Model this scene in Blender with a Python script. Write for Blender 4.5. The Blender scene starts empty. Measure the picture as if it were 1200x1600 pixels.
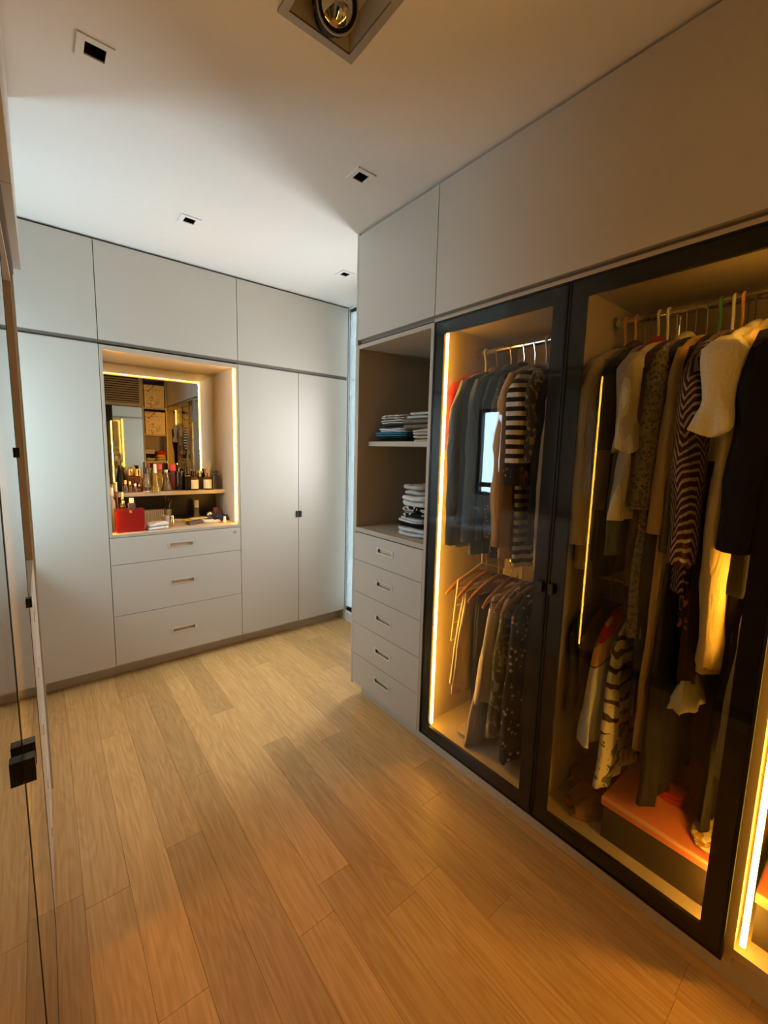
import bpy, bmesh, math, random
from mathutils import Vector, Matrix, noise
PI = math.pi
C = bpy.context.scene.collection
sc = bpy.context.scene

# ------------------------------------------------------------------ camera, world, exposure
H = 2.6                      # ceiling height
XR, YB, XL = 1.398, 2.983, -0.067   # front planes: right run, back run, left run
WL, WR, WB, YE = -0.64, 2.0, 3.56, -0.62   # wall planes; YE: end wall behind the camera

F_ = Vector((0.62053601, 0.774039, -0.12569284))
R_ = Vector((0.78192934, -0.62288615, 0.02448142))
U_ = Vector((0.05934276, 0.11347453, 0.99176709))
cam = bpy.data.cameras.new('camera')
co = bpy.data.objects.new('camera', cam)
C.objects.link(co)
M3 = Matrix((R_, U_, -F_)).transposed()
co.matrix_world = Matrix.Translation((0, 0, 1.4644)) @ M3.to_4x4()
cam.sensor_fit = 'AUTO'
cam.sensor_width = 36
cam.lens = 662.58 / 1600 * 36
cam.shift_x = (600 - 596.2) / 1600
cam.shift_y = (789.44 - 800) / 1600
cam.clip_start = 0.01
sc.camera = co

w = bpy.data.worlds.new('daylight')
sc.world = w
w.use_nodes = True
bg = w.node_tree.nodes['Background']
bg.inputs[0].default_value = (0.95, 0.965, 1.0, 1)
bg.inputs[1].default_value = 32.0

for px_, py_, pz_, sy_, sz_, ry_ in ((WL - .13, 2.55, 1.48, .44, .90, -PI / 2), (WR + .13, 2.245, 1.5, .42, 1.06, PI / 2)):
    pl = bpy.data.lights.new('window_portal', 'AREA')   # sky sampling through the two windows of the cross passage
    pl.shape = 'RECTANGLE'
    pl.size, pl.size_y = sz_, sy_
    pl.cycles.is_portal = True
    po = bpy.data.objects.new('window_portal', pl)
    C.objects.link(po)
    po.matrix_world = Matrix.Translation((px_, py_, pz_)) @ Matrix.Rotation(ry_, 4, 'Y')
    po['kind'] = 'helper'

sc.view_settings.view_transform = 'Standard'
sc.view_settings.look = 'None'
sc.view_settings.exposure = 0.0
sc.view_settings.gamma = 1.0
sc.view_settings.use_curve_mapping = False
sc.cycles.use_denoising = True
sc.cycles.max_bounces = 10
sc.cycles.diffuse_bounces = 5
sc.cycles.glossy_bounces = 5
sc.cycles.transparent_max_bounces = 16
sc.cycles.sample_clamp_indirect = 6.0
sc.cycles.caustics_reflective = False
sc.cycles.caustics_refractive = False
LED_RGB, LED_W = (1.0, 0.475, 0.050), 64.0

# ------------------------------------------------------------------ materials
def nmat(name):
    m = bpy.data.materials.new(name)
    m.use_nodes = True
    nt = m.node_tree
    return m, nt, nt.nodes['Principled BSDF']

def link(nt, a, b): nt.links.new(a, b)

def pmat(name, col, rough=0.5, metal=0.0, noise_amt=0.06, nscale=30, spec=0.5, trans=0.0, bump=0.0, coat=0.0, sheen=0.0):
    m, nt, b = nmat(name)
    b.inputs['Roughness'].default_value = rough
    b.inputs['Metallic'].default_value = metal
    b.inputs['Specular IOR Level'].default_value = spec
    b.inputs['Transmission Weight'].default_value = trans
    b.inputs['Coat Weight'].default_value = coat
    b.inputs['Sheen Weight'].default_value = sheen
    tc = nt.nodes.new('ShaderNodeTexCoord')
    n = nt.nodes.new('ShaderNodeTexNoise')
    n.inputs['Scale'].default_value = nscale
    n.inputs['Detail'].default_value = 4
    link(nt, tc.outputs['Object'], n.inputs['Vector'])
    mix = nt.nodes.new('ShaderNodeMix'); mix.data_type = 'RGBA'
    mix.inputs['A'].default_value = (*[c * (1 - noise_amt) for c in col], 1)
    mix.inputs['B'].default_value = (*[min(1, c * (1 + noise_amt)) for c in col], 1)
    link(nt, n.outputs['Fac'], mix.inputs['Factor'])
    link(nt, mix.outputs['Result'], b.inputs['Base Color'])
    if bump:
        bp = nt.nodes.new('ShaderNodeBump')
        bp.inputs['Strength'].default_value = bump
        bp.inputs['Distance'].default_value = 0.002
        link(nt, n.outputs['Fac'], bp.inputs['Height'])
        link(nt, bp.outputs['Normal'], b.inputs['Normal'])
    return m

def led_mat():
    m, nt, b = nmat('led_warm')
    nt.nodes.remove(b)
    e = nt.nodes.new('ShaderNodeEmission')
    e.inputs[0].default_value = (*LED_RGB, 1)
    e.inputs[1].default_value = LED_W
    link(nt, e.outputs[0], nt.nodes['Material Output'].inputs[0])
    return m

def glass_mat(name, tint, r0=0.024):
    # thin pane: transparent body, mirror-like with Schlick reflectance at either face
    m, nt, b = nmat(name)
    nt.nodes.remove(b)
    g = nt.nodes.new('ShaderNodeNewGeometry')
    d = nt.nodes.new('ShaderNodeVectorMath'); d.operation = 'DOT_PRODUCT'
    link(nt, g.outputs['Normal'], d.inputs[0]); link(nt, g.outputs['Incoming'], d.inputs[1])
    def mth(op, a, bb=None):
        n = nt.nodes.new('ShaderNodeMath'); n.operation = op
        if isinstance(a, (int, float)): n.inputs[0].default_value = a
        else: link(nt, a, n.inputs[0])
        if bb is not None:
            if isinstance(bb, (int, float)): n.inputs[1].default_value = bb
            else: link(nt, bb, n.inputs[1])
        return n.outputs[0]
    c = mth('ABSOLUTE', d.outputs['Value'])
    p = mth('POWER', mth('SUBTRACT', 1.0, c), 5.0)
    f = mth('ADD', mth('MULTIPLY', p, 1 - r0), r0)
    t = nt.nodes.new('ShaderNodeBsdfTransparent'); t.inputs[0].default_value = (*tint, 1)
    gl = nt.nodes.new('ShaderNodeBsdfGlossy'); gl.inputs['Roughness'].default_value = 0.0
    gl.inputs[0].default_value = (1, 1, 1, 1)
    mx = nt.nodes.new('ShaderNodeMixShader')
    link(nt, f, mx.inputs[0]); link(nt, t.outputs[0], mx.inputs[1]); link(nt, gl.outputs[0], mx.inputs[2])
    link(nt, mx.outputs[0], nt.nodes['Material Output'].inputs[0])
    return m

def mirror_mat():
    m, nt, b = nmat('mirror_silver')
    b.inputs['Base Color'].default_value = (0.86, 0.88, 0.86, 1)
    b.inputs['Metallic'].default_value = 1
    b.inputs['Roughness'].default_value = 0.01
    return m

def oak_mat():
    m, nt, b = nmat('oak_plank')
    N = nt.nodes.new
    tc = N('ShaderNodeTexCoord'); oi = N('ShaderNodeObjectInfo')
    off = N('ShaderNodeVectorMath'); off.operation = 'MULTIPLY_ADD'
    comb = N('ShaderNodeCombineXYZ')
    for i in range(3): link(nt, oi.outputs['Random'], comb.inputs[i])
    link(nt, comb.outputs[0], off.inputs[0]); off.inputs[1].default_value = (7.3, 31.7, 3.1)
    link(nt, tc.outputs['Object'], off.inputs[2])
    mp = N('ShaderNodeMapping'); mp.inputs['Scale'].default_value = (1.0, 0.13, 1.0)
    link(nt, off.outputs[0], mp.inputs[0])
    n1 = N('ShaderNodeTexNoise'); n1.inputs['Scale'].default_value = 9; n1.inputs['Detail'].default_value = 2
    link(nt, mp.outputs[0], n1.inputs['Vector'])
    # cathedral grain: contour lines of a stretched noise
    mul = N('ShaderNodeMath'); mul.operation = 'MULTIPLY'; mul.inputs[1].default_value = 95
    link(nt, n1.outputs['Fac'], mul.inputs[0])
    sn = N('ShaderNodeMath'); sn.operation = 'SINE'; link(nt, mul.outputs[0], sn.inputs[0])
    n2 = N('ShaderNodeTexNoise'); n2.inputs['Scale'].default_value = 140; n2.inputs['Detail'].default_value = 4
    mp2 = N('ShaderNodeMapping'); mp2.inputs['Scale'].default_value = (1.0, 0.03, 1.0)
    link(nt, off.outputs[0], mp2.inputs[0]); link(nt, mp2.outputs[0], n2.inputs['Vector'])
    a = N('ShaderNodeMath'); a.operation = 'MULTIPLY_ADD'; a.inputs[1].default_value = 0.09; link(nt, sn.outputs[0], a.inputs[0])
    link(nt, n2.outputs['Fac'], a.inputs[2])
    r = N('ShaderNodeValToRGB')
    r.color_ramp.elements[0].position = 0.25; r.color_ramp.elements[0].color = (0.60, 0.335, 0.112, 1)
    r.color_ramp.elements[1].position = 0.75; r.color_ramp.elements[1].color = (0.77, 0.485, 0.20, 1)
    link(nt, a.outputs[0], r.inputs[0])
    hs = N('ShaderNodeHueSaturation')
    mr = N('ShaderNodeMapRange'); mr.inputs['To Min'].default_value = 0.84; mr.inputs['To Max'].default_value = 1.13
    link(nt, oi.outputs['Random'], mr.inputs[0]); link(nt, mr.outputs[0], hs.inputs['Value'])
    link(nt, r.outputs[0], hs.inputs['Color'])
    link(nt, hs.outputs[0], b.inputs['Base Color'])
    b.inputs['Roughness'].default_value = 0.36
    b.inputs['Specular IOR Level'].default_value = 0.4
    bp = N('ShaderNodeBump'); bp.inputs['Strength'].default_value = 0.06; bp.inputs['Distance'].default_value = 0.002
    link(nt, a.outputs[0], bp.inputs['Height']); link(nt, bp.outputs[0], b.inputs['Normal'])
    return m

def cloth(name, c1, c2=None, pat=None, scale=20.0, rough=0.9, sheen=0.0):
    """woven cloth; pat: None, 'stripes', 'chevron', 'spots', 'leopard', 'floral', 'panels'"""
    m, nt, b = nmat(name)
    m['cloth'] = 1
    N = nt.nodes.new
    b.inputs['Roughness'].default_value = rough
    b.inputs['Specular IOR Level'].default_value = 0.2
    b.inputs['Sheen Weight'].default_value = sheen
    tc = N('ShaderNodeTexCoord')
    nz = N('ShaderNodeTexNoise'); nz.inputs['Scale'].default_value = 90; nz.inputs['Detail'].default_value = 3
    link(nt, tc.outputs['Object'], nz.inputs['Vector'])
    base = N('ShaderNodeMix'); base.data_type = 'RGBA'
    base.inputs['A'].default_value = (*[c * .82 for c in c1], 1); base.inputs['B'].default_value = (*c1, 1)
    link(nt, nz.outputs['Fac'], base.inputs['Factor'])
    out = base.outputs['Result']
    if pat:
        def mth(op, a, bb=None):
            n = N('ShaderNodeMath'); n.operation = op
            if isinstance(a, (int, float)): n.inputs[0].default_value = a
            else: link(nt, a, n.inputs[0])
            if bb is not None:
                if isinstance(bb, (int, float)): n.inputs[1].default_value = bb
                else: link(nt, bb, n.inputs[1])
            return n.outputs[0]
        sep = N('ShaderNodeSeparateXYZ'); link(nt, tc.outputs['Object'], sep.inputs[0])
        x, y, z = sep.outputs
        if pat == 'stripes':
            f = mth('GREATER_THAN', mth('FRACT', mth('MULTIPLY', z, scale)), 0.5)
        elif pat == 'chevron':
            xx = mth('ADD', x, mth('MULTIPLY', y, 0.9))
            tri = mth('ABSOLUTE', mth('SUBTRACT', mth('FRACT', mth('ADD', mth('MULTIPLY', xx, 15.0), 0.35)), 0.5))
            f = mth('GREATER_THAN', mth('FRACT', mth('ADD', mth('MULTIPLY', z, scale), mth('MULTIPLY', tri, 5.2))), 0.62)
        elif pat == 'sketch':
            nn = N('ShaderNodeTexNoise'); nn.inputs['Scale'].default_value = scale; nn.inputs['Detail'].default_value = 1; nn.inputs['Distortion'].default_value = .8
            link(nt, tc.outputs['Object'], nn.inputs['Vector'])
            f = mth('LESS_THAN', mth('ABSOLUTE', mth('SUBTRACT', nn.outputs['Fac'], .58)), .03)
        elif pat == 'panels':
            nn = N('ShaderNodeTexNoise'); nn.inputs['Scale'].default_value = scale; nn.inputs['Detail'].default_value = 0
            link(nt, tc.outputs['Object'], nn.inputs['Vector'])
            f = mth('GREATER_THAN', nn.outputs['Fac'], 0.52)
        elif pat == 'floral':
            nn = N('ShaderNodeTexNoise'); nn.inputs['Scale'].default_value = scale; nn.inputs['Detail'].default_value = 2
            nn.inputs['Distortion'].default_value = 1.2
            link(nt, tc.outputs['Object'], nn.inputs['Vector'])
            f = mth('GREATER_THAN', nn.outputs['Fac'], 0.56)
        else:
            v = N('ShaderNodeTexVoronoi'); v.inputs['Scale'].default_value = scale
            link(nt, tc.outputs['Object'], v.inputs['Vector'])
            if pat == 'spots': f = mth('LESS_THAN', v.outputs['Distance'], 0.24)
            else:
                f = mth('MULTIPLY', mth('GREATER_THAN', v.outputs['Distance'], 0.24), mth('LESS_THAN', v.outputs['Distance'], 0.46))
        mx = N('ShaderNodeMix'); mx.data_type = 'RGBA'
        link(nt, f, mx.inputs['Factor']); link(nt, out, mx.inputs['A']); mx.inputs['B'].default_value = (*c2, 1)
        out = mx.outputs['Result']
    link(nt, out, b.inputs['Base Color'])
    bp = N('ShaderNodeBump'); bp.inputs['Strength'].default_value = 0.25; bp.inputs['Distance'].default_value = 0.002
    n3 = N('ShaderNodeTexNoise'); n3.inputs['Scale'].default_value = 260
    link(nt, tc.outputs['Object'], n3.inputs['Vector']); link(nt, n3.outputs['Fac'], bp.inputs['Height'])
    b2 = N('ShaderNodeBump'); b2.inputs['Strength'].default_value = 0.55; b2.inputs['Distance'].default_value = 0.02   # soft wrinkles, longer downwards
    mp = N('ShaderNodeMapping'); mp.inputs['Scale'].default_value = (1.6, 1.6, .55)
    n4 = N('ShaderNodeTexNoise'); n4.inputs['Scale'].default_value = 17; n4.inputs['Detail'].default_value = 3; n4.inputs['Distortion'].default_value = .7
    link(nt, tc.outputs['Object'], mp.inputs[0]); link(nt, mp.outputs[0], n4.inputs['Vector']); link(nt, n4.outputs['Fac'], b2.inputs['Height'])
    link(nt, bp.outputs[0], b2.inputs['Normal'])
    link(nt, b2.outputs[0], b.inputs['Normal'])
    return m

MT = dict(
    lam=pmat('greige_laminate', (0.52, 0.475, 0.405), 0.42, noise_amt=0.03, nscale=260),
    inner=pmat('beige_linen_board', (0.46, 0.385, 0.29), 0.55, noise_amt=0.05, nscale=200),
    gap=pmat('dark_groove', (0.20, 0.17, 0.135), 0.6),
    wall=pmat('white_paint', (0.74, 0.74, 0.72), 0.8, noise_amt=0.02),
    ceil=pmat('ceiling_paint', (0.74, 0.71, 0.67), 0.85, noise_amt=0.02),
    sub=pmat('brown_underlay', (0.22, 0.12, 0.045), 0.9),
    oak=oak_mat(), led=led_mat(), mirror=mirror_mat(),
    glass=glass_mat('tinted_door_glass', (0.84, 0.84, 0.82)),
    winglass=glass_mat('window_glass', (0.96, 0.98, 0.98)), cooltint=glass_mat('cool_light_tint_glass', (0.77, 0.93, 1.0)),  # left pane tint put in to cool the daylight and its reflection
    frame=pmat('black_door_frame', (0.005, 0.005, 0.005), 0.5, spec=.25),
    black=pmat('black_metal', (0.014, 0.013, 0.012), 0.38, metal=0.2),
    chrome=pmat('chrome', (0.78, 0.77, 0.75), 0.12, metal=1.0, noise_amt=0.01),
    brass=pmat('champagne_metal', (0.74, 0.58, 0.40), 0.35, metal=0.3, noise_amt=0.03),
    gold=pmat('gold_cap', (0.80, 0.58, 0.22), 0.22, metal=1.0, noise_amt=0.02),
    satin=pmat('satin_metal', (0.74, 0.70, 0.63), 0.38, metal=0.55, noise_amt=.02),
    grey=pmat('grey_metal_frame', (0.30, 0.27, 0.23), 0.4, metal=0.3),
    white=pmat('white_enamel', (0.78, 0.77, 0.74), 0.35, noise_amt=0.02),
    wood=pmat('hanger_wood', (0.36, 0.16, 0.055), 0.45, noise_amt=0.15, nscale=60),
    lens=pmat('spot_lens', (0.75, 0.78, 0.80), 0.03, metal=1.0, noise_amt=0.01),
    winf=pmat('dark_window_frame', (0.03, 0.035, 0.04), 0.4),
)

# ------------------------------------------------------------------ mesh helpers
def loc_of(o):
    p = Vector((0, 0, 0))
    while o is not None:
        p += o.location
        o = o.parent
    return p

def done(name, bm, mat, parent=None, smooth=False, kind=None, bevel=0.0):
    """bm is in world coordinates; links it as ONE mesh under parent"""
    if bevel:
        bmesh.ops.bevel(bm, geom=[e for e in bm.edges if len(e.link_faces) == 2 and e.calc_face_angle(0) > 0.6], offset=bevel, segments=1, affect='EDGES', clamp_overlap=True)
    bmesh.ops.recalc_face_normals(bm, faces=bm.faces)
    if smooth:
        for f in bm.faces: f.smooth = True
    me = bpy.data.meshes.new(name)
    if parent is not None:
        bmesh.ops.translate(bm, verts=bm.verts, vec=-loc_of(parent))
    bm.to_mesh(me); bm.free()
    me.materials.append(mat if not isinstance(mat, str) else MT[mat])
    if smooth and not me.materials[0].get('cloth'):
        me.set_sharp_from_angle(angle=math.radians(50))
    o = bpy.data.objects.new(name, me)
    C.objects.link(o)
    if parent is not None: o.parent = parent
    if kind: o['kind'] = kind
    return o

def thing(name, label, cat, loc, group=None):
    o = bpy.data.objects.new(name, None)
    C.objects.link(o)
    o.empty_display_size = 0.05
    o.location = loc
    o['label'] = label; o['category'] = cat
    if group: o['group'] = group
    return o

def box(bm, x0, x1, y0, y1, z0, z1):
    vs = [bm.verts.new((x, y, z)) for z in (z0, z1) for x, y in ((x0, y0), (x1, y0), (x1, y1), (x0, y1))]
    for q in ((3, 2, 1, 0), (4, 5, 6, 7), (0, 1, 5, 4), (1, 2, 6, 5), (2, 3, 7, 6), (3, 0, 4, 7)):
        bm.faces.new([vs[i] for i in q])
    return vs

# wall frames: (u along the run, n outward into the room, v up) -> world
def FR(u, n, v): return (XR - n, u, v)
def FB(u, n, v): return (u, YB - n, v)
def FL(u, n, v): return (XL + n, u, v)
def FE(u, n, v): return (u, YE + n, v)

def fbox(bm, F, u0, u1, n0, n1, v0, v1):
    a, b = F(u0, n0, v0), F(u1, n1, v1)
    return box(bm, *sorted((a[0], b[0])), *sorted((a[1], b[1])), *sorted((a[2], b[2])))

def fpart(name, F, u0, u1, n0, n1, v0, v1, mat, parent, bevel=0.0):
    bm = bmesh.new()
    fbox(bm, F, u0, u1, n0, n1, v0, v1)
    return done(name, bm, mat, parent, bevel=bevel)

def holed(bm, us, vs, holes, P, thick):
    """slab on P(u, v, d) (d=0 front, d=thick back) with grid cells in holes left open"""
    V = {}
    def g(i, j, k):
        if (i, j, k) not in V: V[(i, j, k)] = bm.verts.new(P(us[i], vs[j], thick * k))
        return V[(i, j, k)]
    nu, nv = len(us) - 1, len(vs) - 1
    solid = lambda i, j: 0 <= i < nu and 0 <= j < nv and (i, j) not in holes
    for i in range(nu):
        for j in range(nv):
            if not solid(i, j): continue
            bm.faces.new([g(i, j, 0), g(i + 1, j, 0), g(i + 1, j + 1, 0), g(i, j + 1, 0)])
            bm.faces.new([g(i, j, 1), g(i, j + 1, 1), g(i + 1, j + 1, 1), g(i + 1, j, 1)])
            if not solid(i - 1, j): bm.faces.new([g(i, j, 0), g(i, j + 1, 0), g(i, j + 1, 1), g(i, j, 1)])
            if not solid(i + 1, j): bm.faces.new([g(i + 1, j, 0), g(i + 1, j, 1), g(i + 1, j + 1, 1), g(i + 1, j + 1, 0)])
            if not solid(i, j - 1): bm.faces.new([g(i, j, 0), g(i, j, 1), g(i + 1, j, 1), g(i + 1, j, 0)])
            if not solid(i, j + 1): bm.faces.new([g(i, j + 1, 0), g(i + 1, j + 1, 0), g(i + 1, j + 1, 1), g(i, j + 1, 1)])

def tube(bm, pts, rad, n=8, closed=False):
    pts = [Vector(p) for p in pts]
    if not isinstance(rad, (list, tuple)): rad = [rad] * len(pts)
    rings, up = [], None
    for i, p in enumerate(pts):
        a, b = pts[max(0, i - 1)], pts[min(len(pts) - 1, i + 1)]
        if closed: a, b = pts[i - 1], pts[(i + 1) % len(pts)]
        t = (b - a).normalized()
        if up is None:
            up = Vector((0, 0, 1)) if abs(t.z) < 0.9 else Vector((1, 0, 0))
        s = t.cross(up).normalized(); up = s.cross(t).normalized()
        r = rad[i]
        rings.append([bm.verts.new(p + r * (s * math.cos(2 * PI * k / n) + up * math.sin(2 * PI * k / n))) for k in range(n)])
    m = len(rings)
    for i in range(m if closed else m - 1):
        A, B = rings[i], rings[(i + 1) % m]
        for k in range(n): bm.faces.new([A[k], A[(k + 1) % n], B[(k + 1) % n], B[k]])
    if not closed:
        bm.faces.new(rings[0][::-1]); bm.faces.new(rings[-1])

def lathe(bm, prof, c, n=18, sx=1.0, sy=1.0, rot=0.0):
    rings = []
    for r, z in prof:
        rings.append([bm.verts.new((c[0] + r * sx * math.cos(2 * PI * k / n + rot), c[1] + r * sy * math.sin(2 * PI * k / n + rot), c[2] + z)) for k in range(n)])
    for A, B in zip(rings, rings[1:]):
        for k in range(n): bm.faces.new([A[k], A[(k + 1) % n], B[(k + 1) % n], B[k]])
    bm.faces.new(rings[0][::-1]); bm.faces.new(rings[-1])

# ------------------------------------------------------------------ the setting
random.seed(7)
bm = bmesh.new(); box(bm, WL - .1, WR + .1, YE - .1, WB + .1, -0.1, -0.012)
floor = done('floor', bm, 'sub', kind='structure')
joints = {0: [2.38, 1.044], 2: [1.85, 0.55], 4: [2.26, 1.1], 5: [1.86], 6: [2.3, 0.9], -1: [1.48], 8: [2.1], 3: [2.80, 1.0], 1: [2.72, 1.55]}
for k in range(-7, 15):
    x0, x1 = 0.148 + .125 * k, 0.148 + .125 * (k + 1)
    x0, x1 = max(x0, WL), min(x1, WR)
    if x1 - x0 < .02: continue
    lo = -0.55 if -2 <= k <= 10 else 1.9
    cuts = [c for c in joints.get(k, []) if c > lo + .2]
    y = lo
    ys = [lo]
    if not cuts:
        y = lo + random.uniform(.4, .9)
        while y < 2.85:
            cuts.append(y); y += random.uniform(.7, 1.2)
    else:
        c = min(cuts) - random.uniform(.8, 1.1)
        while c > lo + .2: cuts.append(c); c -= random.uniform(.7, 1.1)
    ys = [lo] + sorted(cuts) + [3.06]
    for ya, yb in zip(ys, ys[1:]):
        bm = bmesh.new()
        box(bm, x0 + .0003, x1 - .0003, ya + .0003, yb - .0003, -0.0119, 0)
        cx, cy = (x0 + x1) / 2, (ya + yb) / 2
        top = [e for e in bm.edges if all(v.co.z > -.001 for v in e.verts)]
        bmesh.ops.bevel(bm, geom=top, offset=0.0005, segments=1, affect='EDGES')
        bmesh.ops.translate(bm, verts=bm.verts, vec=(-cx, -cy, 0))
        o = done('plank', bm, 'oak')
        o.location = (cx, cy, 0); o.parent = floor

DL = [(.192, 1.626, 'largest, in the shaded near part above the left wardrobe'), (1.112, 1.579, 'beside the right overhead cupboards'),
      (.656, 2.427, 'in front of the middle back cupboard'), (1.609, 2.445, 'smallest, at the far end beside the right run')]
SQ = (.55, .784, .938, 1.172)
us = {WL - .1, WR + .1, SQ[0], SQ[1]}; vs = {YE - .1, WB + .1, SQ[2], SQ[3]}
hs = .028
for x, y, t in DL: us |= {x - hs, x + hs}; vs |= {y - hs, y + hs}
us, vs = sorted(us), sorted(vs)
holes = set()
for i in range(len(us) - 1):
    for j in range(len(vs) - 1):
        cx, cy = (us[i] + us[i + 1]) / 2, (vs[j] + vs[j + 1]) / 2
        if SQ[0] < cx < SQ[1] and SQ[2] < cy < SQ[3]: holes.add((i, j))
        for x, y, t in DL:
            if abs(cx - x) < hs and abs(cy - y) < hs: holes.add((i, j))
bm = bmesh.new()
holed(bm, us, vs, holes, lambda u, v, d: (u, v, H + d), 0.02)
done('ceiling', bm, 'ceil', kind='structure')
bm = bmesh.new(); box(bm, WL - .1, WR + .1, YE - .1, WB + .1, H + .22, H + .3)
done('ceiling_slab', bm, 'ceil', kind='structure')

def wallbox(name, *a):
    bm = bmesh.new(); box(bm, *a)
    return done(name, bm, 'wall', kind='structure')
wallbox('wall_back', WL, WR, WB, WB + .1, -.1, H + .22)
wallbox('wall_front', WL, WR, YE - .1, YE - .0, -.1, H + .22)
WY0, WY1, WZ0, WZ1 = 2.35, 2.75, 1.06, 1.90
bm = bmesh.new()
holed(bm, [YE - .1, WY0, WY1, WB + .1], [-.1, WZ0, WZ1, H + .22], {(1, 1)}, lambda u, v, d: (WL - d, u, v), 0.1)
done('wall_left', bm, 'wall', kind='structure')
bm = bmesh.new()
RW = (2.06, 2.43, 1.0, 2.0)
holed(bm, [YE - .1, RW[0], RW[1], 2.79, 2.965, WB + .1], [-.1, .085, RW[2], RW[3], 2.585, H + .22], {(1, 2), (3, 1), (3, 2), (3, 3)}, lambda u, v, d: (WR + d, u, v), 0.1)
done('wall_right', bm, 'wall', kind='structure')
bm = bmesh.new(); box(bm, WR - .011, WR, 1.99, 2.94, 0, .075)
done('baseboard_right', bm, 'white', kind='structure', bevel=.003)
def window(name, X, sg, y0, y1, z0, z1, bar, gm='winglass'):
    win = bpy.data.objects.new(name, None); C.objects.link(win); win.location = (X, (y0 + y1) / 2, z0); win['kind'] = 'structure'
    bm = bmesh.new()
    holed(bm, [y0, y0 + .035, y1 - .035, y1], [z0, z0 + .03, z1 - .03, z1], {(1, 1)}, lambda u, v, d: (X + sg * (.02 + d), u, v), 0.05)
    done('window_frame', bm, 'winf', win)
    bm = bmesh.new(); box(bm, *sorted((X + sg * .07, X + sg * .015)), y0 + .035, y1 - .035, bar, bar + .045)
    done('transom_bar', bm, 'winf', win)
    for a, b in ((z0 + .02, bar + .005), (bar + .04, z1 - .02)):
        bm = bmesh.new(); box(bm, *sorted((X + sg * .047, X + sg * .041)), y0 + .03, y1 - .03, a, b); done('pane', bm, gm, win)
window('window_1', WL, -1, WY0, WY1, WZ0, WZ1, 1.14, 'cooltint')
window('window_2', WR, 1, *RW, 1.4)

win = bpy.data.objects.new('added_bright_slot', None); C.objects.link(win); win.location = (WR, 2.867, .085); win['kind'] = 'structure'  # added slot: dimmed sky gives the strip beside the closet its brightness
bm = bmesh.new(); box(bm, WR + .004, WR + .010, 2.79, 2.965, .085, 2.585); done('pane', bm, glass_mat('bright_slot_pane', (.235, .268, .275)), win)
for za, zb in ((.085, .115), (2.565, 2.585)):
    bm = bmesh.new(); box(bm, WR + .02, WR + .06, 2.79, 2.965, za, zb); done('window_frame', bm, 'white', win)

# ceiling fittings
for x, y, t in DL:
    th = thing('recessed_downlight', 'small square white recessed downlight, ' + t, 'ceiling light', (x, y, H), 'square recessed downlights')
    bm = bmesh.new()
    e = .046
    holed(bm, [x - e, x - hs + .002, x + hs - .002, x + e], [y - e, y - hs + .002, y + hs - .002, y + e], {(1, 1)}, lambda u, v, d: (u, v, H - .004 + d), .0045)
    done('trim', bm, 'ceil', th)
    bm = bmesh.new()
    vsx = box(bm, x - hs + .001, x + hs - .001, y - hs + .001, y + hs - .001, H, H + .07)
    bm.faces.ensure_lookup_table(); bmesh.ops.delete(bm, geom=[bm.faces[0]], context='FACES_ONLY')
    done('recess_cup', bm, 'black', th)
    bm = bmesh.new(); lathe(bm, [(.0, .045), (.016, .045), (.018, .052), (.018, .068), (0.001, .068)], (x, y, H), 14)
    done('lamp', bm, 'lens', th)
xs0, xs1, ys0, ys1 = SQ
th = thing('recessed_spotlight', 'large square recessed spotlight with grey frame and swivelling black lamp head', 'spotlight', ((xs0 + xs1) / 2, (ys0 + ys1) / 2, H))
bm = bmesh.new()
q = .022
holed(bm, [xs0, xs0 + q, xs1 - q, xs1], [ys0, ys0 + q, ys1 - q, ys1], {(1, 1)}, lambda u, v, d: (u, v, H - .006 + d), .0055)
done('frame', bm, 'grey', th, bevel=.0015)
bm = bmesh.new()
box(bm, xs0 + q, xs1 - q, ys0 + q, ys1 - q, H - .002, H + .075)
bm.faces.ensure_lookup_table(); bmesh.ops.delete(bm, geom=[bm.faces[0]], context='FACES_ONLY')
done('recess_box', bm, 'ceil', th)
hd = Vector((.655, 1.045, H - .015)); ax = Vector((-.26, -.84, -.47)).normalized()
b0 = hd - ax * .105
bm = bmesh.new()
tube(bm, [b0, b0 + ax * .01, hd - ax * .03, hd - ax * .028, hd, hd + ax * .001, hd - ax * .02], [.036, .042, .042, .054, .054, .050, .048], 24)
hp = done('lamp_head', bm, pmat('matte_black', (.008, .008, .008), .7, spec=.15), th, smooth=True)
bm = bmesh.new()
tube(bm, [hd - ax * .016] + [hd - ax * .012 + ax * .026 * math.sin(PI / 2 * k / 6) for k in range(7)], [.0475] + [.0475 * math.cos(PI / 2 * k / 6) + .0004 for k in range(7)], 24)
done('lens', bm, 'lens', hp, smooth=True)
bm = bmesh.new()
s1 = ax.cross(Vector((0, 0, 1))).normalized(); s2 = s1.cross(ax).normalized()
rv = [[bm.verts.new(hd + ax * d + r * (s1 * math.cos(2 * PI * k / 28) + s2 * math.sin(2 * PI * k / 28))) for k in range(28)] for r, d in ((.0555, .0005), (.0545, .004), (.051, .004), (.0505, .0005))]
for A, B in zip(rv, rv[1:] + rv[:1]):
    for k in range(28): bm.faces.new([A[k], A[(k + 1) % 28], B[(k + 1) % 28], B[k]])
done('rim', bm, 'grey', hp, smooth=True)
s_ = ax.cross(Vector((0, 0, 1))).normalized()
for sg in (-1, 1):
    p = b0 + ax * .03 + s_ * sg * .048
    bm = bmesh.new(); tube(bm, [p, p + Vector((0, 0, .075))], .004, 6); done('bracket', bm, 'black', th)

# ------------------------------------------------------------------ cabinet builders
Z0, ZT, ZU = 0.093, 2.030, 2.058      # bottom of fronts, top of the lower run, underside of the overhead fronts

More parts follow.
